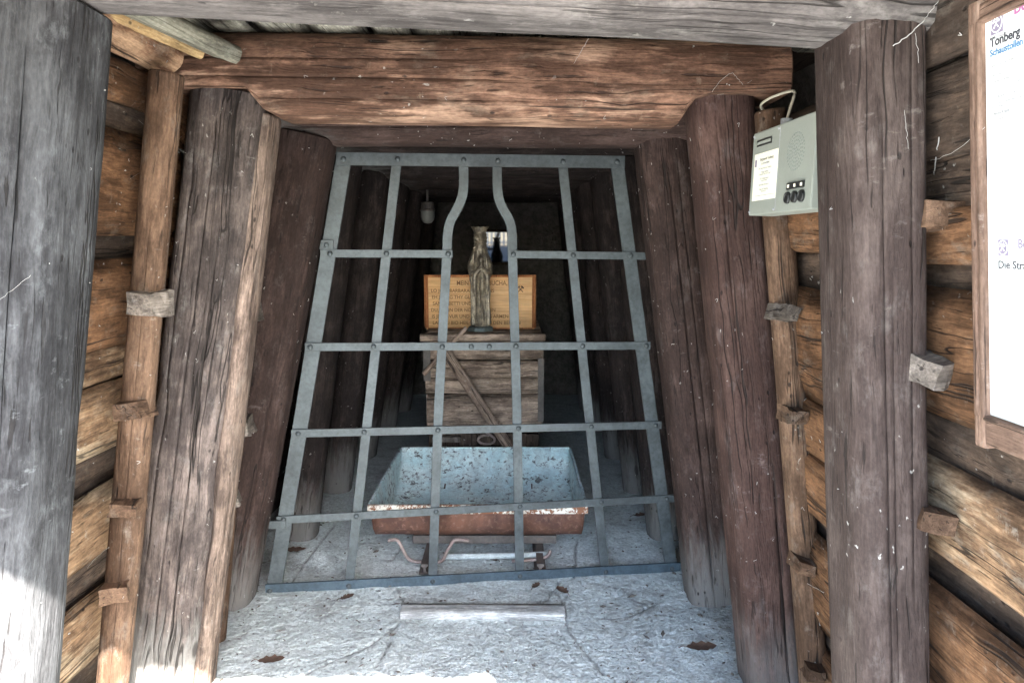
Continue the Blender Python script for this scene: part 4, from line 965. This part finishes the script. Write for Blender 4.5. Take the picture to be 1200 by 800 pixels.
# ground litter: chips, straw and crumbs
bm = bmesh.new(); rnd = random.Random(5)
for k in range(800):
    e = rnd.random()
    y = rnd.uniform(2.35, 4.4); x = rnd.uniform(-1.2, .95)
    if k % 3 == 0: x = rnd.choice((-1, 1)) * abs(rnd.gauss(0, .10)); x = (XL(0) + .12 + abs(x)) if x < 0 else (XR(0) - .12 - abs(x))
    p = Vector((x, y, .007 + .010 * n3(x * 1.1, y * 1.1, 3))); L = rnd.uniform(.003, .013) * (1 if rnd.random() < .9 else 2.2); wd = L * rnd.uniform(.15, .7); a = rnd.uniform(0, 6.28)
    d = Vector((math.cos(a), math.sin(a), rnd.uniform(-.1, .1))) * L; s_ = Vector((-math.sin(a), math.cos(a), rnd.uniform(-.2, .2))) * wd
    top = p + Vector((0, 0, wd * .7)); vs = [bm.verts.new(p + d), bm.verts.new(p + s_), bm.verts.new(p - d), bm.verts.new(p - s_), bm.verts.new(top)]
    for i in range(4): bm.faces.new((vs[i], vs[(i + 1) % 4], vs[4]))
tag(link('floor_litter', mesh(bm), plain('dark_litter', (.12, .105, .09), .85, 0., .5, 25)), 'scattered crumbs and chips on the concrete floor', 'litter', None, 'stuff')

# ------------------------------------------------------------------ lint and cobwebs on the timbers
dg = bpy.context.evaluated_depsgraph_get(); dg.update()
bm = bmesh.new(); rnd = random.Random(11)
def cast(px, py):
    d = ray(px, py).normalized(); h = S.ray_cast(dg, Vector((0, 0, EYE)), d); return (h[1], h[2], h[4]) if h[0] else (None, None, None)
OK = ('post', 'crossbeam', 'plank', 'pole', 'wooden_wedge', 'board', 'round_log', 'bark_face')
cnt = 0
for k in range(900):
    o0 = Vector((rnd.uniform(-.3, .25), rnd.uniform(.2, 2.9), rnd.uniform(.2, 1.9))); a = rnd.uniform(-.2, math.pi + .2)
    d = Vector((math.cos(a), rnd.uniform(.2, 1.6), rnd.uniform(-.5, .6))).normalized()
    h = S.ray_cast(dg, o0, d)
    if not h[0] or h[4].name.split('.')[0] not in OK: continue
    p, nrm = h[1], h[2]
    if p.y < 1.75 and rnd.random() < .65: continue
    cnt += 1
    if cnt > 330: break
    t = nrm.cross(Vector((rnd.uniform(-1, 1), rnd.uniform(-1, 1), rnd.uniform(-1, 1)))).normalized(); b_ = nrm.cross(t)
    L = rnd.choice((.003, .004, .006, .010)) * (.6 if p.y < 1.75 else 1) ; pts = [p + nrm * .003 + t * (L * (i / 3 - .5)) + b_ * (L * .5 * math.sin(i * 1.7 + k)) + nrm * (.002 * math.sin(i * 2 + k)) for i in range(4)]
    bm_tube(bm, spline(pts, 2), rnd.uniform(.0003, .0009), 4)
def strand(p, q_, sag, r=.0008, n=14):
    pts = []
    for i in range(n + 1):
        t = i / n; v = p.lerp(q_, t); v.z -= sag * 4 * t * (1 - t); pts.append(v + Vector((.003 * n3(t * 9, sag * 50, 1), .003 * n3(t * 9, 3, sag * 40), .003 * n3(t * 8, 7, 2))))
    bm_tube(bm, pts, r, 4)
for (x0, y0, x1, y1, sag, r) in ((834, 108, 858, 86, -.01, .0016), (858, 86, 870, 100, 0, .0012), (1045, 55, 1082, 22, .004, .0028), (1082, 22, 1098, -6, 0, .0014), (1070, 40, 1074, 75, -.005, .0012), (690, 42, 672, 76, 0, .001), (0, 352, 36, 322, 0, .0008), (1092, 185, 1152, 150, .01, .0012), (1098, 205, 1104, 160, 0, .003), (925, 672, 968, 694, 0, .0018), (100, 665, 130, 640, -.005, .0012), (1058, 130, 1062, 175, 0, .001), (840, 112, 880, 95, .006, .0008), (150, 210, 214, 160, .008, .0007), (160, 140, 220, 180, .008, .0007)):
    (p, n0, _), (q_, n1, _) = cast(x0, max(1, y0)), cast(x1, max(1, y1))
    if p is None or q_ is None: continue
    strand(p + n0 * .006, q_ + n1 * .006, sag, r * .38)
tag(link('cobwebs', mesh(bm), M_web), 'pale lint and cobweb strands stuck to the timbers', 'cobweb', None, 'stuff')
